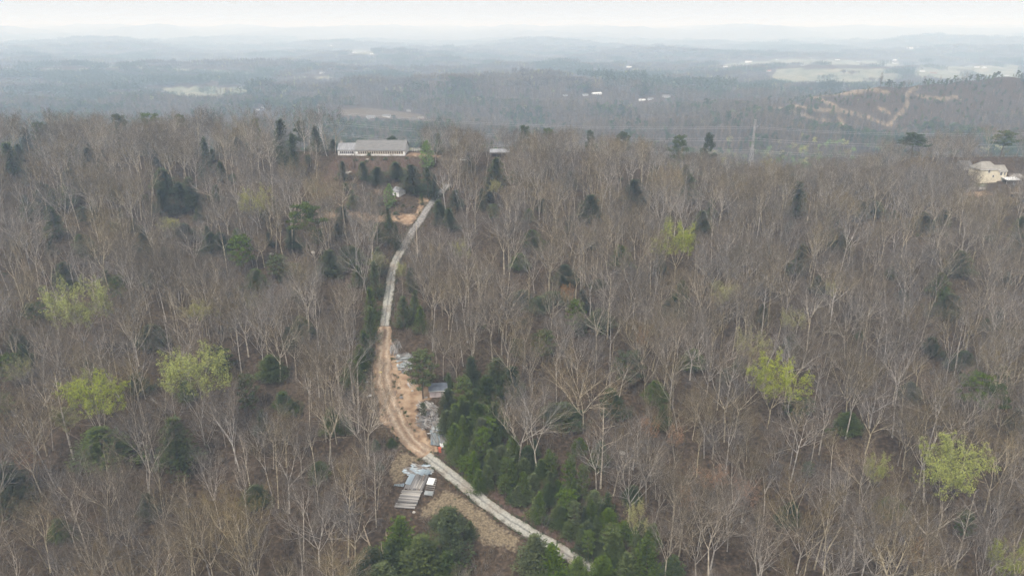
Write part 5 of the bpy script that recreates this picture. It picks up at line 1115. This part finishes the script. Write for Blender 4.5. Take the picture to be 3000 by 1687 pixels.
# ------------------------------------------------------------------ power line behind the ridge
def pylon(x, y, H, label):
    g = float(ground(x, y)); r = empty('transmission_tower', (x, y, g-.3), math.radians(20), label, 'pylon', 'power line towers'); tp = .55; bs = 3.4; wz = H*.72
    lv = [0, .2, .38, .54, .66, .76, 1.0]; hw = lambda f: bs+(tp-bs)*min(1, f/.72)
    for sx in (-1, 1):
        for sy in (-1, 1):
            MB().tube([(sx*hw(0), sy*hw(0), 0), (sx*tp, sy*tp, wz), (sx*tp*.7, sy*tp*.7, H)], [.16, .13, .09], 4).build('leg', M['steel'], r)
    b = MB()
    for f0, f1 in zip(lv[:-1], lv[1:]):
        a0, a1 = hw(f0), hw(f1)
        for s in (-1, 1):
            for t in (-1, 1):
                b.tube([(s*a0*t, s*a0, H*f0), (-s*a1*t, s*a1, H*f1)], [.07, .07], 3, cap=False); b.tube([(s*a0, s*a0*t, H*f0), (s*a1, -s*a1*t, H*f1)], [.07, .07], 3, cap=False)
        b.tube([(-a1, -a1, H*f1), (a1, -a1, H*f1), (a1, a1, H*f1), (-a1, a1, H*f1), (-a1, -a1, H*f1)], [.07]*5, 3, cap=False)
    b.build('bracing', M['steel'], r)
    for f in (.70, .82, .94):
        c = MB(); w_ = 5.6 if f == .82 else 4.4; c.tube([(0, -w_, H*f), (0, 0, H*f+1.0), (0, w_, H*f)], [.05, .09, .05], 4); c.tube([(0, -w_, H*f), (0, 0, H*f-.3), (0, w_, H*f)], [.05, .09, .05], 4); c.build('cross_arm', M['steel'], r)
        for s in (-1, 1): MB().tube([(0, s*w_, H*f), (0, s*w_, H*f-1.2)], [.10, .10], 6).build('insulator', M['glass_dark'], r)
    return Vector((x, y, g)), r
tw = 500.; vx = (1888-CX)/F*tw; tyy = (415-CY)/F; ty_ = tw*(CT-tyy*ST)
HT = CZ-57.5-float(ground(vx, ty_)); towers = [pylon(vx, ty_, HT, 'steel lattice pylon standing beyond the ridge')[0], ]
gz0 = CZ-(ST+(300-CY)/F*CT)*tw
side = [Vector((vx-310, ty_+70, 0)), Vector((vx+260, ty_+10, 0))]
for s in side: towers.append(pylon(s.x, s.y, HT, 'steel pylon past the '+('long house end' if s.x < vx else 'cream house end')+' of the power line')[0])
tz0 = towers[0].z
for k, (f, off) in enumerate([(.70, -4.4), (.70, 4.4), (.82, -5.6), (.82, 5.6), (.94, -4.4), (.94, 4.4)]):
    for q in (1, 2):
        A_, B_ = towers[0], towers[q]; pts = []
        for i in range(13):
            t = i/12; x = A_.x+(B_.x-A_.x)*t; y = A_.y+off+(B_.y-A_.y)*t; z = (A_.z*(1-t)+B_.z*t)+HT*f-1.5-9*4*t*(1-t)*.5; pts.append((x, y, z))
        o_ = MB().tube(pts, [.045]*13, 4).build('power_cable', M['wire']); tag(o_, '%s %s power cable running from the central pylon towards the %s' % (('lowest', 'middle', 'topmost')[k//2], ('near-side', 'far-side')[k % 2], ('long house', 'cream house')[q-1]), 'cable', 'power cables beyond the ridge')

# ------------------------------------------------------------------ far houses
def far_house(px, py, wpx, kind, label, rz=None):
    p, z = at(px, py); wd = wpx*z/F*(.72 if kind == 'barn' else .95); R = random.Random(int(px*7+py)); d = wd*.55; e = max(2.6, wd*.2)
    if kind == 'barn': d = wd*.4; e = max(3, wd*.12)
    r = empty('far_house' if kind != 'barn' else 'far_barn', (p.x, p.y, p.z-.6), R.uniform(-.5, .5) if rz is None else rz, label, 'house' if kind != 'barn' else 'barn', 'houses and barns out in the valley')
    wm = M['white_paint'] if kind != 'brick' else M['brick_red']; rm = M['roof_grey'] if kind == 'house' else (M['roof_light'] if kind == 'barn' else M['roof_brown'])
    if kind == 'barn': rm = M['white_paint']
    if kind == 'redroof': rm = M['brick_red']
    gable_house(r, -wd/2, wd/2, 0, d, -1, e, d*.28, wm, rm, over=.5)
    if wpx > 9:
        for i in range(4): window(r, -wd/2+wd*(i+.5)/4, -.003, e*.55, wd*.09, e*.4, M['white_paint'])
for (c, wpx, kd, lab) in fh: far_house(c[0], c[1], wpx, kd, lab)

# ------------------------------------------------------------------ labels for the trees
LM = [((1000, 372), 'the long white house'), ((1095, 985), 'the pinkish shed'), ((1045, 1255), 'the plank platform'), ((1085, 1050), 'the big lumber heap'), ((188, 780), 'the brightest lime tree'), ((490, 965), 'the broad lime tree'), ((238, 1015), 'the hemlock-side lime tree'),
      ((1706, 612), 'the lone upper-slope lime tree'), ((1945, 958), 'the bare-hollow lime tree'), ((2392, 1200), 'the lopsided lime tree'), ((2203, 1185), 'the small round lime tree'), ((500, 795), 'the pale yellow tree'), ((640, 515), 'the brushy-slope yellow tree'), ((2535, 1412), 'the lowest lime tree'), ((980, 492), 'the white outbuilding'),
      ((1793, 1215), 'the rust-orange tree'), ((1582, 916), 'the round dark pine'), ((1365, 858), 'the full round pine'), ((1060, 922), 'the pine at the clearing'), ((1340, 1260), 'the concrete drive'), ((262, 1120), 'the big hemlock'), ((2460, 968), 'the flat-topped pine pair'), ((2500, 440), 'the cream house'), ((620, 978), 'the slim ragged pine'), ((1888, 340), 'the lattice pylon'),
      ((1260, 390), 'the open metal-roofed shelter'), ((975, 740), 'the upper concrete drive'), ((440, 480), 'the uphill evergreen clump'), ((980, 1400), 'the broken dead trunk'), ((28, 1215), 'the edge olive evergreen'), ((1822, 752), 'the thinly leafed yellow tree'), ((335, 290), 'the two ridge pines'), ((1460, 1100), 'the wide evergreen thicket'), ((2005, 500), 'the dark upright evergreens')]
ordn = ['nearest to it', 'second out', 'third out', 'fourth out', 'fifth out', 'sixth out', 'seventh out', 'eighth out', 'ninth out', 'tenth out', 'eleventh out', 'twelfth out', 'thirteenth out', 'fourteenth out', 'fifteenth out', 'sixteenth out', 'seventeenth out', 'eighteenth out', 'nineteenth out', 'twentieth out', 'outermost']
buckets = {}
own = set(d for (_, _, _, _, d) in leafing)
for t in things:
    root, px, py, desc, grp = t
    if desc in own: root['label'] = desc; continue
    lx, ln_ = min(LM, key=lambda l: math.hypot(l[0][0]-px, l[0][1]-py)); dx_, dy_ = px-lx[0], py-lx[1]
    rel = ('right of' if dx_ > 0 else 'left of') if abs(dx_) > abs(dy_) else ('beyond' if dy_ < 0 else 'in front of')
    buckets.setdefault((desc, rel, ln_), []).append((math.hypot(dx_, dy_), root))
for (desc, rel, ln_), L in buckets.items():
    L.sort(key=lambda a: a[0])
    for i, (_, root) in enumerate(L): root['label'] = ('%s %s %s' % (desc, rel, ln_)+(', '+ordn[min(i, 20)] if len(L) > 1 else '')).replace(' with a ragged layered top', ', ragged' if True else '')
print('TREES', len(things), 'near stuff', int(r_.sum()), 'mid', NMID, 'far', NFAR, 'tris per bare', [len(b[1].polygons) for b in bare_meshes])

# ------------------------------------------------------------------ haze
ZT = CZ+95
bpy.context.view_layer.update()
hz = MB().box((0, 13000, (ZT+20)/2), (70000, 60000, ZT-20))
mh = bpy.data.materials.new('haze'); mh.use_nodes = True; n = mh.node_tree.nodes; n.remove(n['Principled BSDF'])
pv = n.new('ShaderNodeVolumePrincipled'); pv.inputs['Color'].default_value = (*HAZE_COL, 1); pv.inputs['Density'].default_value = HAZE_DENSITY; pv.inputs['Anisotropy'].default_value = 0.0
pv.inputs['Absorption Color'].default_value = (1, 1, 1, 1)
mh.node_tree.links.new(pv.outputs[0], n['Material Output'].inputs['Volume'])
ho = hz.build('haze', mh); tag(ho, 'pale haze thickening with distance over the valley', 'haze', None, 'stuff')
